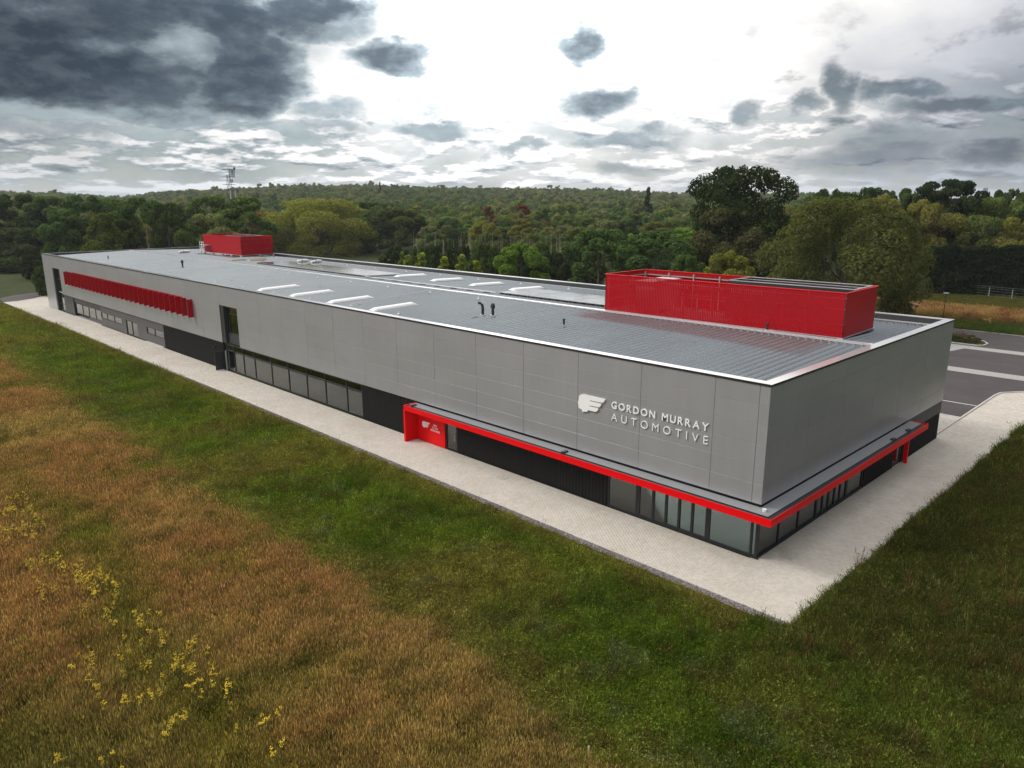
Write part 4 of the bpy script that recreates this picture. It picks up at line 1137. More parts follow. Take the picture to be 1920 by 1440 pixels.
# young wood with bare stems in the middle
for k in range(46):
    px = RNG.uniform(775, 1075); d = RNG.uniform(182, 212)
    y = RNG.uniform(424, 448)
    P = on_ray(px, y, d)
    tree('dead%d' % (k % 3), (P[0], P[1], -0.1), max(7, P[2]), RNG.uniform(2.0, 3.6), GREENS['mid'], 'bare pale leafless sapling in the thicket behind the rear parapet', 'dead tree', 'bare pale saplings in the thicket', 'bare_sapling')
for k in range(26):
    px = RNG.uniform(700, 1100); d = RNG.uniform(165, 185)
    P = on_ray(px, RNG.uniform(450, 474), d)
    tree('bush', (P[0], P[1], -0.1), max(4, P[2]), RNG.uniform(7, 11), GREENS['black' if k % 2 else 'dark'], 'dark bush under the bare saplings behind the rear parapet', 'shrub', 'dark bushes under the bare saplings', 'shrub')

ZONE = [(500, 'behind the far end of the building'), (790, 'behind the smaller red enclosure'), (1110, 'beyond the bare saplings in the middle'), (1500, 'beyond the larger red enclosure'), (9999, 'beyond the broad olive tree on the right')]
cnt = 0; tries = 0
while cnt < 150 and tries < 9000:
    tries += 1
    px = RNG.uniform(-120, 2040); d = math.sqrt(RNG.uniform(205**2, 345**2)) if px > 800 else math.sqrt(RNG.uniform(288**2, 345**2)) if px > 470 else math.sqrt(RNG.uniform(215**2, 345**2))
    P = on_ray(px, 400, d)
    if -6 < P[0] < 44 and P[1] < 172: continue
    if 96 < P[0] < 152 and P[1] < 75: continue
    if px < 110 and d < 275: continue
    Wd = RNG.uniform(8.5, 13.5)
    if any((P[0]-x)**2+(P[1]-y)**2 < (0.72*(Wd/2+r))**2 for x, y, r in TREES): continue
    g = float(hill(P[0], P[1]))
    H = RNG.uniform(11.5, 16.5) + (2.0 if px < 520 or px > 1330 else 0.0)
    if 760 < px < 1310: H -= 1.5
    key = RNG.choice(['round', 'round2', 'ash', 'wide', 'willow'], p=[.3, .25, .2, .15, .1])
    cn = RNG.choice(['mid', 'olive', 'dark', 'deep', 'grey', 'bright', 'yellow', 'autumn'], p=[.25, .17, .14, .2, .1, .06, .05, .03])
    zn = next(z for lim, z in ZONE if px < lim)
    tree(key, (P[0], P[1], g-0.1), H, Wd, GREENS[cn], '%s %s woodland tree %s' % (CN[cn], ADJ[key], zn), group='%s %s woodland trees %s' % (CN[cn], ADJ[key], zn), name='broadleaf_tree')
    cnt += 1

# ------------------------------------------------------------------ scatter of growth (geometry nodes), for what nobody could count
def scatter(name, P, tint, scale, coll, tilt=0.18, kind='stuff'):
    me = bpy.data.meshes.new(name)
    n = len(P)
    me.vertices.add(n); me.vertices.foreach_set('co', np.asarray(P, np.float32).ravel())
    a = me.attributes.new('tint', 'FLOAT_VECTOR', 'POINT'); a.data.foreach_set('vector', np.asarray(tint, np.float32).ravel())
    a = me.attributes.new('sc', 'FLOAT_VECTOR', 'POINT'); a.data.foreach_set('vector', np.asarray(scale, np.float32).ravel())
    o = link(name, me, kind=kind)
    ng = bpy.data.node_groups.new(name+'_scatter', 'GeometryNodeTree')
    ng.interface.new_socket('Geometry', in_out='INPUT', socket_type='NodeSocketGeometry')
    ng.interface.new_socket('Geometry', in_out='OUTPUT', socket_type='NodeSocketGeometry')
    N = ng.nodes; K = ng.links
    gi = N.new('NodeGroupInput'); go = N.new('NodeGroupOutput')
    ci = N.new('GeometryNodeCollectionInfo'); ci.inputs['Collection'].default_value = coll
    ci.inputs['Separate Children'].default_value = True; ci.inputs['Reset Children'].default_value = True
    ip = N.new('GeometryNodeInstanceOnPoints'); ip.inputs['Pick Instance'].default_value = True
    rv = N.new('FunctionNodeRandomValue'); rv.data_type = 'FLOAT_VECTOR'
    rv.inputs[0].default_value = (-tilt, -tilt, 0); rv.inputs[1].default_value = (tilt, tilt, 6.283)
    ri = N.new('FunctionNodeRandomValue'); ri.data_type = 'INT'; ri.inputs['Seed'].default_value = 5
    ri.inputs[4].default_value = 0; ri.inputs[5].default_value = max(0, len(coll.objects)-1)
    na = N.new('GeometryNodeInputNamedAttribute'); na.data_type = 'FLOAT_VECTOR'; na.inputs[0].default_value = 'sc'
    K.new(gi.outputs[0], ip.inputs['Points']); K.new(ci.outputs[0], ip.inputs['Instance'])
    K.new(ri.outputs[2], ip.inputs['Instance Index'])
    K.new(rv.outputs[0], ip.inputs['Rotation']); K.new(na.outputs[0], ip.inputs['Scale'])
    K.new(ip.outputs[0], go.inputs[0])
    md = o.modifiers.new('scatter', 'NODES'); md.node_group = ng
    return o
def kit(name, meshes):
    c = bpy.data.collections.new(name)
    for k, me in enumerate(meshes):
        c.objects.link(bpy.data.objects.new('%s_%d' % (name, k), me))
    return c
# far woods
def far_tree(seed, H, W, n, leaf, shape):
    rng = np.random.default_rng(seed)
    P, N = crown_points(make_lobes(rng, H, W, 1.0, 14, shape), int(n*1.9), rng, 0.8)
    V, Q = leaf_cards(P, N, leaf*0.68, rng); V[:, 2] *= H/V[:, 2].max()
    return np_mesh('far_crown', V, Q, 'leaf_i')
forest_kit = kit('forest_kit', [far_tree(101, 13, 11, 1100, 0.62, 'round'), far_tree(102, 14, 9, 1000, 0.6, 'egg'), far_tree(103, 12, 12, 1200, 0.62, 'wide'), far_tree(104, 14, 10, 1100, 0.62, 'round')])
def far_forest():
    pts = []
    n = 42000
    d = np.sqrt(RNG.uniform(322**2, 1900**2, n)); a = YAW + RNG.uniform(-0.84, 0.84, n)
    keep = RNG.random(n) < np.clip(1.2-d/2600, 0.35, 1)
    d, a = d[keep], a[keep]
    x = CAM[0]+np.sin(a)*d; y = CAM[1]+np.cos(a)*d
    # thin out to crown spacing
    cell = {}
    ok = []
    for i in np.argsort(d):
        s = 7.2 + d[i]*0.003
        ck = (int(x[i]//s), int(y[i]//s))
        if ck in cell: continue
        cell[ck] = 1; ok.append(i)
    x, y, d = x[ok], y[ok], d[ok]
    z = hill(x, y)-0.5
    m = len(x)
    nz = fbm(x, y, 0.012, 21); n2 = fbm(x, y, 0.05, 31); r = RNG.random(m)
    pal = np.array([GREENS['mid'], GREENS['deep'], GREENS['olive'], (0.12, 0.165, 0.045), GREENS['deep'], GREENS['grey'], (0.12, 0.125, 0.05)])
    idx = np.digitize(np.clip(0.55*nz+0.25*n2+0.3*r-0.05, 0, 0.999), [0.27, 0.40, 0.52, 0.64, 0.73, 0.86])
    order = np.array([4, 1, 0, 5, 2, 3, 6])
    tint = pal[order[idx]]*1.2*RNG.uniform(0.78, 1.22, m)[:, None]
    tall = 1+0.25*(RNG.random(m) < 0.06)
    s = RNG.uniform(0.8, 1.2, m)
    sc3 = np.stack([s*(1+d*0.00022), s*(1+d*0.00022), s*RNG.uniform(0.85, 1.15, m)*tall], 1)
    scatter('far_forest', np.stack([x, y, z], 1), tint, sc3, forest_kit, 0.05)
far_forest()

# hedge behind the fence
def hedge_run():
    rng = np.random.default_rng(77)
    A = on_ray(1748, 470, 188)[:2]; B = on_ray(1990, 470, 194)[:2]
    d = (B-A); L = np.linalg.norm(d); d /= L; nrm = np.array([-d[1], d[0]])
    n = 17000
    u = rng.uniform(0, L, n); face = rng.random(n)
    H = 10.4 + 1.3*vnoise(u, u*0, 0.45, 4) - 0.6
    z = np.where(face < 0.72, rng.uniform(0, 1, n)*H, H)
    z = np.where(face < 0.72, z, H-rng.random(n)*0.5)
    off = np.where(face < 0.72, np.where(rng.random(n) < 0.75, 1.7, -1.7)*(1-0.22*(z/H)**3), rng.uniform(-1.5, 1.5, n))
    off = off + (vnoise(u, z, 0.5, 6)-0.5)*1.0 + (vnoise(u, z, 1.6, 7)-0.5)*0.6
    P = np.stack([A[0]+d[0]*u+nrm[0]*off, A[1]+d[1]*u+nrm[1]*off, z], 1)
    N = np.stack([nrm[0]*np.sign(off), nrm[1]*np.sign(off), np.full(n, 0.5)], 1)+rng.normal(size=(n, 3))*0.5
    V, Q = leaf_cards(P, N, 0.36, rng)
    t = thing('hedge', 'tall dark evergreen hedge behind the wire fence on the right', 'hedge', (0, 0, 0))
    c = link('foliage', np_mesh('foliage', V, Q, 'leaf'), t); c.color = (0.016, 0.028, 0.012, 1)
    mb = MB()
    for k in range(int(L/2.2)):
        q = A + d*(1+2.2*k)
        mb.tube([(q[0], q[1], 0), (q[0], q[1], 8.5)], [0.14, 0.04], 5)
    part('stem', mb, 'bark', t, kind='stuff')
hedge_run()

# ------------------------------------------------------------------ fence, lamps, mast and other far things
def fence():
    t = thing('wire_fence', 'wire fence with pale angled concrete posts before the dark hedge', 'fence')
    ys = [46.0, 41.4, 36.76, 32.69, 28.13, 23.32, 18.99, 14.6, 10.2, 5.8]
    pm = MB().prism([(-0.07, 0), (0.07, 0), (0.06, 2.1), (-0.06, 2.1)], lambda p: (-0.07, p[0], p[1]), lambda p: (0.07, p[0], p[1]))
    pm.prism([(-0.06, 2.102), (0.06, 2.102), (0.05, 2.5), (-0.05, 2.5)], lambda p: (-0.06-(p[1]-2.1)*0.9, p[0], p[1]), lambda p: (0.06-(p[1]-2.1)*0.9, p[0], p[1]))
    pm = pm.mesh('post', 'concrete')
    xs = [147.5+0.0*k for k in range(len(ys))]
    xs = [148.3, 148.0, 147.4, 147.1, 146.5, 144.7, 144.0, 143.6, 143.2, 142.8]
    for x, y in zip(xs, ys): link('post', pm, t, (x, y, -0.02))
    for k, zz in enumerate((0.4, 0.95, 1.5, 2.05)):
        part('wire', MB().tube([(x-0.09, y, zz) for x, y in zip(xs, ys)], 0.012, 4), 'galv', t)
    part('barbed_wire', MB().tube([(x-0.42, y, 2.48) for x, y in zip(xs, ys)], 0.016, 4), 'galv', t)
fence()
def lamp(x, y, h, label):
    t = thing('lamp_post', label, 'street lamp', (x, y, 0))
    part('pole', MB().tube([(0, 0, 0), (0, 0, h*0.5), (0, 0, h-0.06)], [0.075, 0.065, 0.055], 8), 'frame', t)
    part('lamp_head', MB().tube([(0, 0, h-0.07), (0, 0, h-0.02), (0, 0, h+0.03), (0, 0, h+0.06)], [0.25, 0.46, 0.46, 0.30], 14), 'galv', t)
    part('base_plate', MB().box(-0.16, 0.16, -0.16, 0.16, 0.02, 0.06), 'galv', t)
lamp(102.33, 19.88, 5.0, 'black lamp post with flat disc head standing taller beside the tawny verge')
lamp(84.2, 18.86, 5.0, 'black lamp post with flat disc head half hidden behind the rear parapet')
def mast():
    P = on_ray(427, 316, 300); g = 0.0; H = P[2]-g
    t = thing('radio_mast', 'lattice phone mast with antenna panels above the left treeline', 'mast', (P[0], P[1], g), 0.7)
    wd = lambda z: 2.1-1.1*z/H
    mb = MB()
    for sx, sy in ((-1, -1), (1, -1), (1, 1), (-1, 1)):
        mb.tube([(sx*wd(0)/2, sy*wd(0)/2, 0), (sx*wd(H)/2, sy*wd(H)/2, H-2)], 0.06, 5)
    n = 16
    for k in range(n):
        z0 = (H-2)*k/n; z1 = (H-2)*(k+1)/n
        for (ax, ay), (bx, by) in (((-1, -1), (1, -1)), ((1, -1), (1, 1)), ((1, 1), (-1, 1)), ((-1, 1), (-1, -1))):
            a0, a1 = wd(z0)/2, wd(z1)/2
            p, q = ((ax*a0, ay*a0, z0), (bx*a1, by*a1, z1)) if k % 2 else ((bx*a0, by*a0, z0), (ax*a1, ay*a1, z1))
            mb.tube([p, q], 0.035, 4)
    part('lattice', mb, 'steel_dark', t)
    for zc, wdt in ((H-0.4, 4.4), (H-3.0, 4.4), (H-5.6, 4.6), (H-7.6, 4.0)):
        mb = MB()
        s = wdt/2
        for a, b in (((-s, -s*0.6), (s, -s*0.6)), ((s, -s*0.6), (s, s*0.6)), ((s, s*0.6), (-s, s*0.6)), ((-s, s*0.6), (-s, -s*0.6))):
            mb.tube([(a[0], a[1], zc), (b[0], b[1], zc)], 0.06, 5)
        part('platform', mb, 'steel_dark', t)
    for k, x in enumerate((-2.1, -1.3, -0.3, 0.5, 1.2, 2.2)):
        z1 = H+(0.7 if k == 5 else 0.0)
        part('antenna', MB().box(x-0.12, x+0.12, -1.45, -1.3, H-3.1, z1-0.3), 'steel_dark', t)
    part('dish', MB().tube([(2.2, -1.3, H+0.1), (2.2, -1.6, H+0.1)], [0.55, 0.5], 10), 'steel_dark', t)
    for x in (-1.5, 0.4): part('white_box', MB().box(x-0.35, x+0.35, -1.3, -0.9, H-5.0, H-3.7), 'mast_panel', t)
    for x in (-2.0, 2.0): part('shroud', MB().box(x-0.22, x+0.22, -1.3, -0.95, H-11, H-7.8), 'mast_panel', t)
mast()
def pylon():
    P = on_ray(1498, 345, 1500)
    t = thing('power_pylon', 'tiny distant power pylon on the skyline right of the oak', 'pylon', (P[0], P[1], P[2]-30), 0.5)
    mb = MB()
    for sx, sy in ((-1, -1), (1, -1), (1, 1), (-1, 1)): mb.tube([(sx*3, sy*3, 0), (sx*0.7, sy*0.7, 20), (0, 0, 30)], 0.28, 4)
    for k in range(5): mb.tube([(-3+0.5*k, -3+0.5*k, 4*k), (3-0.5*(k+1), -3+0.5*(k+1), 4*k+4)], 0.2, 4)
    part('lattice', mb, 'steel_dark', t)
    for zz, l in ((18, 4.5), (22, 6), (26, 4)): part('cross_arm', MB().tube([(-l, 0, zz), (l, 0, zz)], 0.3, 4), 'steel_dark', t)
pylon()
def tower():
    P = on_ray(1848, 353, 2600); g = float(hill(P[0], P[1]))
    t = thing('tower_block', 'distant tower block tinted haze blue on the right horizon', 'building', (P[0], P[1], 0), 0.4)
    part('wall', MB().box(-5.5, 5.5, -5.5, 5.5, g-5, P[2]), 'tower', t)
    part('roof', MB().box(-5.8, 5.8, -5.8, 5.8, P[2]+0.01, P[2]+1.0), 'steel_dark', t)
    for k in range(5): part('window_band', MB().box(-5.6, 5.6, -5.6, 5.6, P[2]-4-4*k, P[2]-2.4-4*k), 'steel_dark', t)
tower()

# planting island in the car park
isl = thing('planting_bed', 'kerbed planting bed of low rusty shrubs in the car park', 'planting bed')
ipts = [(82.75, 34), (82.75, 9.75), (83.4, 9.1), (85.2, 9.0), (86.6, 9.7), (88.3, 11.2), (88.9, 13.0), (89.0, 34)]
part('soil', MB().poly([(x, y, 0.11) for x, y in reversed(ipts)]), MAT['ground'], isl)
mbk = MB()
for a, b in zip(ipts[:-1], ipts[1:]):
    a_ = Vector((*a, 0)); b_ = Vector((*b, 0)); d_ = (b_-a_).normalized(); s_ = Vector((-d_.y, d_.x, 0))*0.1
    mbk.prism([(-1, 0.02), (1, 0.02), (1, 0.15), (-1, 0.15)], lambda p: a_+s_*p[0]+Vector((0, 0, p[1])), lambda p: b_+s_*p[0]+Vector((0, 0, p[1])))
part('bed_kerb', mbk, 'kerb', isl)
def island_shrubs():
    rng = np.random.default_rng(5)
    n = 3600
    x = rng.uniform(83.2, 88.4, n); y = rng.uniform(9.9, 33, n)
    ok = (y > 11.4) | (x < 86.4); x, y = x[ok], y[ok]; n = len(x)
    h = 0.25+0.7*vnoise(x, y, 0.9, 3)
    P = np.stack([x, y, 0.12+h*rng.uniform(0.5, 1, n)], 1)
    V, Q = leaf_cards(P, rng.normal(size=(n, 3))*0.6+np.array([0, 0, 1]), 0.17, rng)
    red = (vnoise(x, y, 0.6, 9) > 0.5)
    for nm, sel, col in (('rusty_shrubs', red, (0.10, 0.060, 0.028)), ('green_shrubs', ~red, (0.055, 0.072, 0.022))):
        ids = np.where(sel)[0]
        VV = V.reshape(-1, 4, 3)[ids].reshape(-1, 3); QQ = np.arange(4*len(ids)).reshape(-1, 4)
        o = link(nm, np_mesh(nm, VV, QQ, 'leaf'), isl, kind='stuff'); o.color = (*col, 1)
island_shrubs()

# ------------------------------------------------------------------ meadow: grass tufts
MAT['head_i'] = leaf_mat('seed_heads', True, 0.35, (1.0, 2.9))
def tuft(seed, n, h0, h1, rad, wdt, lean, heads=0.0, leafy=0.0):
    rng = np.random.default_rng(seed); V = []; Q = []; hd = []
    def quad(a, b, c, d):
        i = len(V); V.extend([a, b, c, d]); Q.append((i, i+1, i+2, i+3))
    for k in range(n):
        a = rng.uniform(0, 6.283); r = rad*math.sqrt(rng.random()); p = np.array([r*math.cos(a), r*math.sin(a), 0.0])
        h = rng.uniform(h0, h1); b = rng.uniform(0, 6.283)
        ld = np.array([math.cos(b), math.sin(b), 0])*h*lean*rng.uniform(0.4, 1.4)
        s = np.array([-math.sin(b+1.2), math.cos(b+1.2), 0])*wdt*rng.uniform(0.7, 1.3)
        m = p+ld*0.35+np.array([0, 0, h*0.6]); t_ = p+ld+np.array([0, 0, h])
        i = len(V); V.extend([p-s, p+s, m+s*0.8, m-s*0.8, t_+s*0.15, t_-s*0.15]); Q.append((i, i+1, i+2, i+3)); Q.append((i+3, i+2, i+4, i+5))
        if rng.random() < heads:
            hs = s*1.5; dn = np.array([0, 0, 0.11*h]); u = t_-dn
            hd.append(len(Q)); quad(u-hs*0.3, u+hs*1.1, t_+dn*0.5+hs*0.2, u+dn-hs)
        if rng.random() < leafy:
            c = p+np.array([0, 0, h*rng.uniform(0.3, 1.0)])+ld*0.5
            u1 = np.array([math.cos(a*3), math.sin(a*3), rng.uniform(-.2, .5)])*0.045; u2 = np.array([-math.sin(a*3), math.cos(a*3), rng.uniform(-.2, .4)])*0.026
            quad(c-u1, c-u2, c+u1, c+u2)
    me = np_mesh('tuft', np.array(V), np.array(Q), 'blade_i'); me.materials.append(MAT['head_i'])
    mi = np.zeros(len(Q), np.int32); mi[hd] = 1; me.polygons.foreach_set('material_index', mi)
    return me
tall_kit = kit('tall_kit', [tuft(201+k, 64, 0.35, 1.12, 0.22, 0.0058, 0.36, heads=0.8) for k in range(5)])
short_kit = kit('short_kit', [tuft(301+k, 56, 0.10, 0.36, 0.25, 0.0068, 0.55, heads=0.12, leafy=0.40) for k in range(4)] + [tuft(311+k, 52, 0.14, 0.52, 0.23, 0.0062, 0.40, heads=0.5, leafy=0.2) for k in range(3)])

def in_view(P, mx=260, my=130):
    d = P-CAM
    z = d@_fw; x = 960+F_PX*(d@_r)/np.maximum(z, 0.1); y = 720-F_PX*(d@_u)/np.maximum(z, 0.1)
    return (z > 4) & (x > -mx) & (x < 1920+mx) & (y < 1440+my)
def edge_x(y):
    """where the tall tawny grass begins"""
    return -18.5 + 1.1*(fbm(y, y*0+3, 0.11, 51)-0.5)*2 + 1.1*(vnoise(y, y*0, 0.5, 52)-0.5)
def lerp3(a, b, t): return np.asarray(a)*(1-t[:, None]) + np.asarray(b)*t[:, None]
def sample(n, x0, x1, y0, y1):
    return RNG.uniform(x0, x1, n), RNG.uniform(y0, y1, n)
def grass():
    # tall tawny grass
    x, y = sample(170000, -60, -15, -22, 135)
    d = np.hypot(x-CAM[0], y-CAM[1])
    P = np.stack([x, y, np.zeros_like(x)], 1)
    gap = fbm(x, y, 0.22, 61)
    k = (x < edge_x(y)+1.2*(RNG.random(len(x))-0.5)) & in_view(P) & (RNG.random(len(x)) < np.clip(30/d, 0.22, 1))
    green_lane = (gap < 0.30)
    k &= ~(green_lane & (RNG.random(len(x)) < 0.55))
    x, y, d, P, gap = x[k], y[k], d[k], P[k], gap[k]
    n1 = fbm(x, y, 0.10, 71); n2 = fbm(x, y, 0.33, 72)
    c = lerp3((0.225, 0.128, 0.076), (0.235, 0.165, 0.088), np.clip((n1-0.35)*3.2, 0, 1))
    near = np.clip((26-d)/22+0.45, 0, 1)
    c = lerp3(c, np.array((0.225, 0.165, 0.066)), 0.75*near*np.clip((n2-0.3)*2.2, 0, 1)) if False else c*(1-0.7*near[:, None]) + np.array((0.215, 0.168, 0.074))*0.7*near[:, None]
    g = np.clip((0.40-gap)*5, 0, 1)*0.6+np.clip((n2-0.60)*6, 0, 1)*0.55
    lane = np.exp(-((x+27.8+1.2*np.sin(y*0.15))/1.6)**2)*np.clip((60-y)/30, 0, 1)
    g = np.clip(g+0.7*lane, 0, 1)
    c = c*(1-g[:, None]) + np.array((0.115, 0.112, 0.028))*g[:, None]
    under = (RNG.random(len(x)) < 0.15)
    c[under] = np.array((0.075, 0.082, 0.024))*RNG.uniform(0.7, 1.2, under.sum())[:, None]
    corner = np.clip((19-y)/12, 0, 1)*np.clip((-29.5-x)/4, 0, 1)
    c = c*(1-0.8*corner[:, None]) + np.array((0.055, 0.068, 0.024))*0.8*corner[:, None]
    c *= 1.06*(RNG.uniform(0.62, 1.38, len(x))*(0.75+0.5*fbm(x, y, 1.1, 141)))[:, None]
    s = np.clip(0.9+d/110, 0.9, 1.9)*RNG.uniform(0.8, 1.15, len(x))
    hgt = RNG.uniform(0.6, 1.2, len(x))*(1-0.30*g)*np.clip(0.62+(edge_x(y)-x)*0.3, 0.5, 1)
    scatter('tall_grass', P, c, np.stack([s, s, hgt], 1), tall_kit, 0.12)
    # short meadow: strip beside the path, right-hand corner, and under the tall grass
    xs = []; ys = []
    for n, a in ((150000, (-21, -5.4, -24, 150)), (150000, (-10, 62, -26, -4.5)), (22000, (-60, -18, -20, 120)), (34000, (-40, -5.3, 90, 250)), (30000, (-30, 50, 181.5, 275))):
        a_, b_ = sample(n, *a); xs.append(a_); ys.append(b_)
    x = np.concatenate(xs); y = np.concatenate(ys)
    d = np.hypot(x-CAM[0], y-CAM[1]); P = np.stack([x, y, np.zeros_like(x)], 1)
    wob = 0.35*(vnoise(x, y, 0.9, 81)-0.5)
    k = in_view(P) & (RNG.random(len(x)) < np.clip(34/d, 0.12, 1))
    onpath = ((x > PX0-0.92+0.4*wob) & (y > PY0-0.30-1.2*np.clip(vnoise(x, x*0, 0.25, 82)-0.5, -1, 0)*0 + 0.28*(vnoise(x, x*0, 0.5, 83)-0.6)))
    onpath |= (x > PX0-0.92+0.4*wob) & (y > PY0+0.1)
    k &= ~onpath
    k &= ~((y > 166) & (y < 182.2) & (x > -6))
    x, y, d, P = x[k], y[k], d[k], P[k]
    n1 = fbm(x, y, 0.09, 91); n2 = fbm(x, y, 0.30, 92); n3 = fbm(x, y, 0.8, 93)
    c = lerp3((0.052, 0.086, 0.012), (0.098, 0.142, 0.019), np.clip((n2-0.32)*2.8, 0, 1))
    t_ = np.clip((n1-0.50)*5, 0, 1); c = lerp3(c, (0.150, 0.138, 0.038), 0.8*t_)
    t_ = np.clip((n3-0.60)*5, 0, 1)*np.clip((-8-x)/5, 0, 1); c = lerp3(c, (0.105, 0.130, 0.080), 0.7*t_)
    edge = np.exp(-((x-(PX0-1.2))/1.5)**2)*(y > -3); c = lerp3(c, (0.165, 0.150, 0.042), 0.65*edge)
    edge2 = np.exp(-((x-edge_x(y)-0.8)/1.4)**2); c = lerp3(c, (0.165, 0.160, 0.050), 0.6*edge2)
    brown = np.clip((fbm(x, y, 0.2, 97)-0.52)*6, 0, 1); c = lerp3(c, (0.125, 0.090, 0.040), 0.28*brown)
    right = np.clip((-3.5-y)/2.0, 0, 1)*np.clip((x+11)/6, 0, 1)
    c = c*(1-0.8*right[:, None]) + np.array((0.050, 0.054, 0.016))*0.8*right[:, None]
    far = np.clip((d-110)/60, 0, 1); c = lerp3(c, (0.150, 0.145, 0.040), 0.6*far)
    c *= 1.06*(RNG.uniform(0.62, 1.38, len(x))*(0.75+0.5*fbm(x, y, 1.1, 141)))[:, None]
    s = np.clip(0.85+d/75, 0.9, 2.6)*RNG.uniform(0.75, 1.2, len(x))
    hh = RNG.uniform(0.7, 1.25, len(x))*(1+0.30*right+0.1*edge)*np.where((y > -3), np.clip(0.35+(PX0-0.9-x)*0.5, 0.35, 1), 1)*np.clip(0.9+d/200, 0.9, 1.6)
    weed = RNG.random(len(x)); wk = weed < 0.035
    hh[wk] *= RNG.uniform(1.4, 2.1, wk.sum())
    c[weed < 0.010] = (0.085, 0.055, 0.028); wp_ = (weed >= 0.012) & (weed < 0.035); c[wp_] = c[wp_]*1.15+np.array((0.02, 0.02, 0.012))
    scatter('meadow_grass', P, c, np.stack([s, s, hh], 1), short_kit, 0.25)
    # verge beyond the car park
    x, y = sample(42000, 96.5, 147, -14, 62)
    d = np.hypot(x-CAM[0], y-CAM[1]); P = np.stack([x, y, np.zeros_like(x)], 1)
    k = in_view(P, 160); x, y, d, P = x[k], y[k], d[k], P[k]
    band = x+2.5*(fbm(x, y, 0.12, 101)-0.5)*2
    taw = np.clip((band-104)/2, 0, 1)*np.clip((121-band)/3, 0, 1)
    n2 = fbm(x, y, 0.3, 103)
    c = lerp3((0.060, 0.095, 0.022), (0.085, 0.100, 0.028), np.clip((n2-.35)*3, 0, 1))
    c = lerp3(c, (0.085, 0.088, 0.026), np.clip((band-119)/4, 0, 1))
    tc = lerp3((0.250, 0.165, 0.085), (0.170, 0.080, 0.045), np.clip((fbm(x, y, 0.4, 105)-0.5)*6, 0, 1))
    c = c*(1-taw[:, None]) + tc*taw[:, None]
    c *= 1.06*(RNG.uniform(0.62, 1.38, len(x))*(0.75+0.5*fbm(x, y, 1.1, 141)))[:, None]
    s = np.full(len(x), 2.2)*RNG.uniform(0.8, 1.2, len(x))
    scatter('verge_grass', P, c, np.stack([s, s, (1.0+2.2*taw)*RNG.uniform(0.8, 1.2, len(x))], 1), short_kit, 0.2)
grass()
# loose stones of the gravel margin
stone_kit = kit('stone_kit', [MB().prism([(0.03*math.cos(a), 0.024*math.sin(a)) for a in np.linspace(0, 5.5, 6)], lambda p: (p[0], p[1], 0), lambda p: (p[0]*0.6, p[1]*0.6, 0.03)).mesh('stone', 'blade_i')])
nst = 9000
gx = RNG.uniform(-5.5, PX0-0.08, nst); gy = RNG.uniform(-4.8, 70, nst)
gc = RNG.uniform(0.13, 0.36, nst)[:, None]*np.array([1.0, 0.90, 0.95])
ss = RNG.uniform(0.6, 1.5, nst)
scatter('gravel_stones', np.stack([gx, gy, np.full(nst, 0.012)], 1), gc, np.stack([ss]*3, 1), stone_kit, 0.4)

# ragwort: yellow flowering weeds standing in the tall grass
def ragwort_meshes(seed):
    rng = np.random.default_rng(seed); st = MB(); fl = MB()
    for k in range(5):
        a = rng.uniform(0, 6.28); r = rng.uniform(0.04, 0.22); h = rng.uniform(0.7, 0.95)
        p = Vector((r*math.cos(a), r*math.sin(a), h))
        st.tube([(0, 0, 0), p*0.5+Vector((0, 0, 0.1)), p], [0.014, 0.010, 0.006], 4)
        for j in range(7):
            q = p+Vector((rng.normal(0, 0.055), rng.normal(0, 0.055), rng.normal(0, 0.02)))
            s = rng.uniform(0.022, 0.04); n = 6; b = rng.uniform(0, 6)
            fl.poly([(q.x+s*math.cos(b+6.283*i/n), q.y+s*math.sin(b+6.283*i/n), q.z+0.008*math.sin(i*2.1)) for i in range(n)])
        for j in range(4):
            z = rng.uniform(0.15, 0.6); b = rng.uniform(0, 6.28); c = p*z+Vector((0, 0, 0.03))
            st.poly([c, c+Vector((0.05*math.cos(b)-.02*math.sin(b), 0.05*math.sin(b)+.02*math.cos(b), 0.02)), c+Vector((0.12*math.cos(b), 0.12*math.sin(b), 0.0)), c+Vector((0.05*math.cos(b)+.02*math.sin(b), 0.05*math.sin(b)-.02*math.cos(b), 0.02))])
    return st.mesh('stem', 'stalk'), fl.mesh('flower_head', 'petal')
RG = [ragwort_meshes(400+k) for k in range(4)]
def ragwort(x, y, s, k, label, group):
    t = thing('ragwort_plant', label, 'wildflower', (x, y, 0), RNG.uniform(0, 6.28), group)
    t.scale = (s, s, RNG.uniform(1.2, 1.5) if x < 0 else s*RNG.uniform(0.92, 1.12))
    link('stem', RG[k % 4][0], t); link('flower_head', RG[k % 4][1], t, kind='stuff')
RL = 'yellow flowering ragwort standing in the tawny grass on the left'
clusters = [(20, 935), (30, 960), (55, 955), (45, 985), (70, 975), (60, 1000), (110, 1050), (125, 1065), (145, 1080), (165, 1085), (190, 1080), (200, 1105), (215, 1100), (175, 1110), (155, 1095),
            (60, 1058), (70, 1110), (105, 1108), (280, 1185), (302, 1195), (205, 1150), (262, 1165), (330, 1235), (345, 1258), (362, 1262), (380, 1278), (268, 1255), (160, 1240), (165, 1270), (300, 1310), (325, 1350), (305, 1380),
            (430, 1290), (530, 1392), (235, 1308), (215, 1420), (110, 1425), (355, 1214), (498, 1352), (12, 1000), (8, 960)]
nr = 0
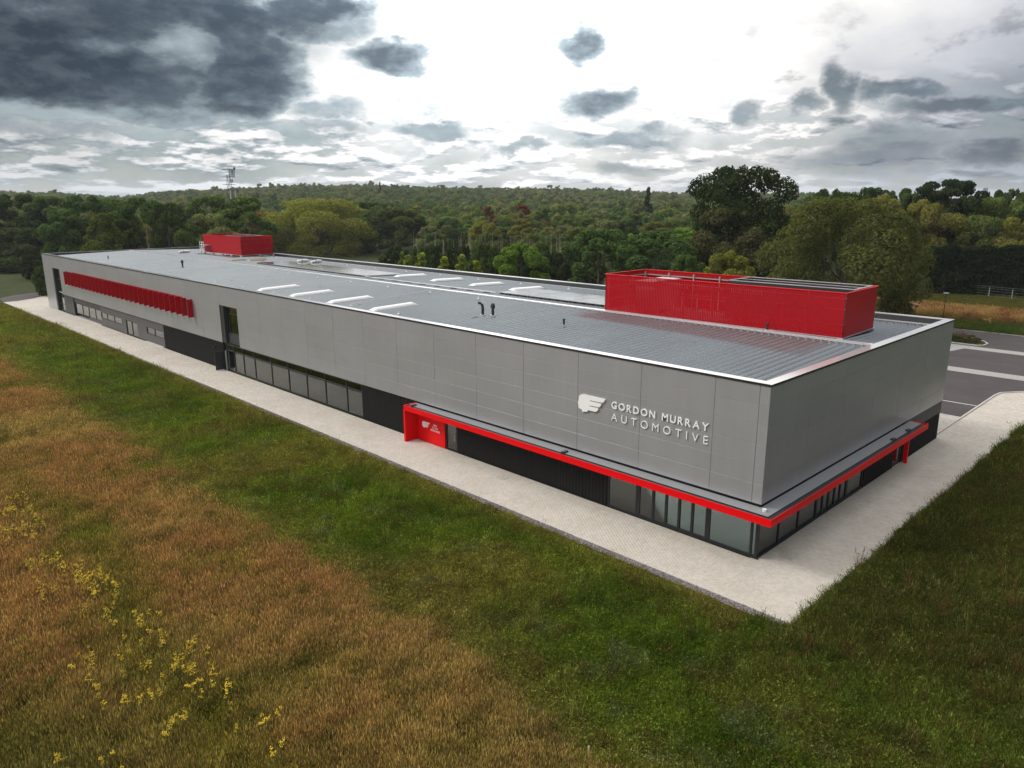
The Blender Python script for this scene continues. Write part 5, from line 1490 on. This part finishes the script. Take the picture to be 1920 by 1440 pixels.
for (px, py) in clusters:
    d_ = ray(px, py); P = CAM+d_*((1.05-CAM[2])/d_[2])
    big = 3 if py > 1300 else (5 if py > 1150 else 6)
    for j in range(big):
        ragwort(P[0]+RNG.normal(0, 0.38)*(j > 0), P[1]+RNG.normal(0, 0.7)*(j > 0), RNG.uniform(0.42, 0.72), nr, RL, 'yellow ragwort plants in the tawny grass'); nr += 1
for (x, y) in ((100.2, 12.6), (100.9, 12.9), (100.5, 13.4), (101.5, 6.0), (102.0, 6.4), (103.2, 7.0), (112.5, 5.2), (113.0, 5.8)):
    ragwort(x, y, RNG.uniform(1.5, 1.9), nr, 'yellow flowering ragwort on the verge beyond the car park', 'yellow ragwort plants on the far verge'); nr += 1
# two weathered marker stakes in the meadow
for (px, py, h, lb) in ((1103, 1425, 0.9, 'weathered timber stake leaning at the bottom edge of the meadow'), (770, 1190, 0.7, 'short dark timber stake at the edge of the tawny grass')):
    d_ = ray(px, py+14); P = CAM+d_*((0-CAM[2])/d_[2])
    t = thing('marker_stake', lb, 'stake', (P[0], P[1], 0), 0.4)
    part('post', MB().box(-0.03, 0.03, -0.03, 0.03, -0.1, h), 'timber', t)
    part('tip', MB().prism([(-0.03, -0.03), (0.03, -0.03), (0.03, 0.03), (-0.03, 0.03)], lambda p: (p[0], p[1], h+0.001), lambda p: (p[0]*0.2, p[1]*0.2, h+0.05)), 'timber', t)
# inspection covers let into the paving
for (px, py, lb) in ((943, 896, 'small square inspection cover in the paving before the black wall'), (1478, 1043, 'small square inspection cover in the paving by the glass corner'), (1627, 940, 'small square inspection cover in the right hand path')):
    d_ = ray(px, py); P = CAM+d_*((0.03-CAM[2])/d_[2])
    t = thing('inspection_cover', lb, 'manhole cover', (P[0], P[1], 0.03))
    part('lid', MB().box(-0.28, 0.28, -0.28, 0.28, -0.01, 0.012), 'sand', t)
    part('rim', MB().box(-0.33, -0.285, -0.33, 0.33, -0.01, 0.014).box(0.285, 0.33, -0.33, 0.33, -0.01, 0.014).box(-0.284, 0.284, -0.33, -0.285, -0.01, 0.014).box(-0.284, 0.284, 0.285, 0.33, -0.01, 0.014), 'galv', t)

# ------------------------------------------------------------------ the air: faint haze over the far woods
hz_m, hz_t = new_mat('haze_air')
hv = hz_t.n('ShaderNodeVolumePrincipled', inp={'Color': (0.90, 0.94, 1.0, 1), 'Density': 0.00010, 'Anisotropy': 0.2})
hz_t.n('ShaderNodeOutputMaterial', inp={1: hv.outputs[0]})
link('haze', MB().box(-9050, 9050, -9050, 9050, -40, 75).mesh('haze', hz_m), kind='stuff')
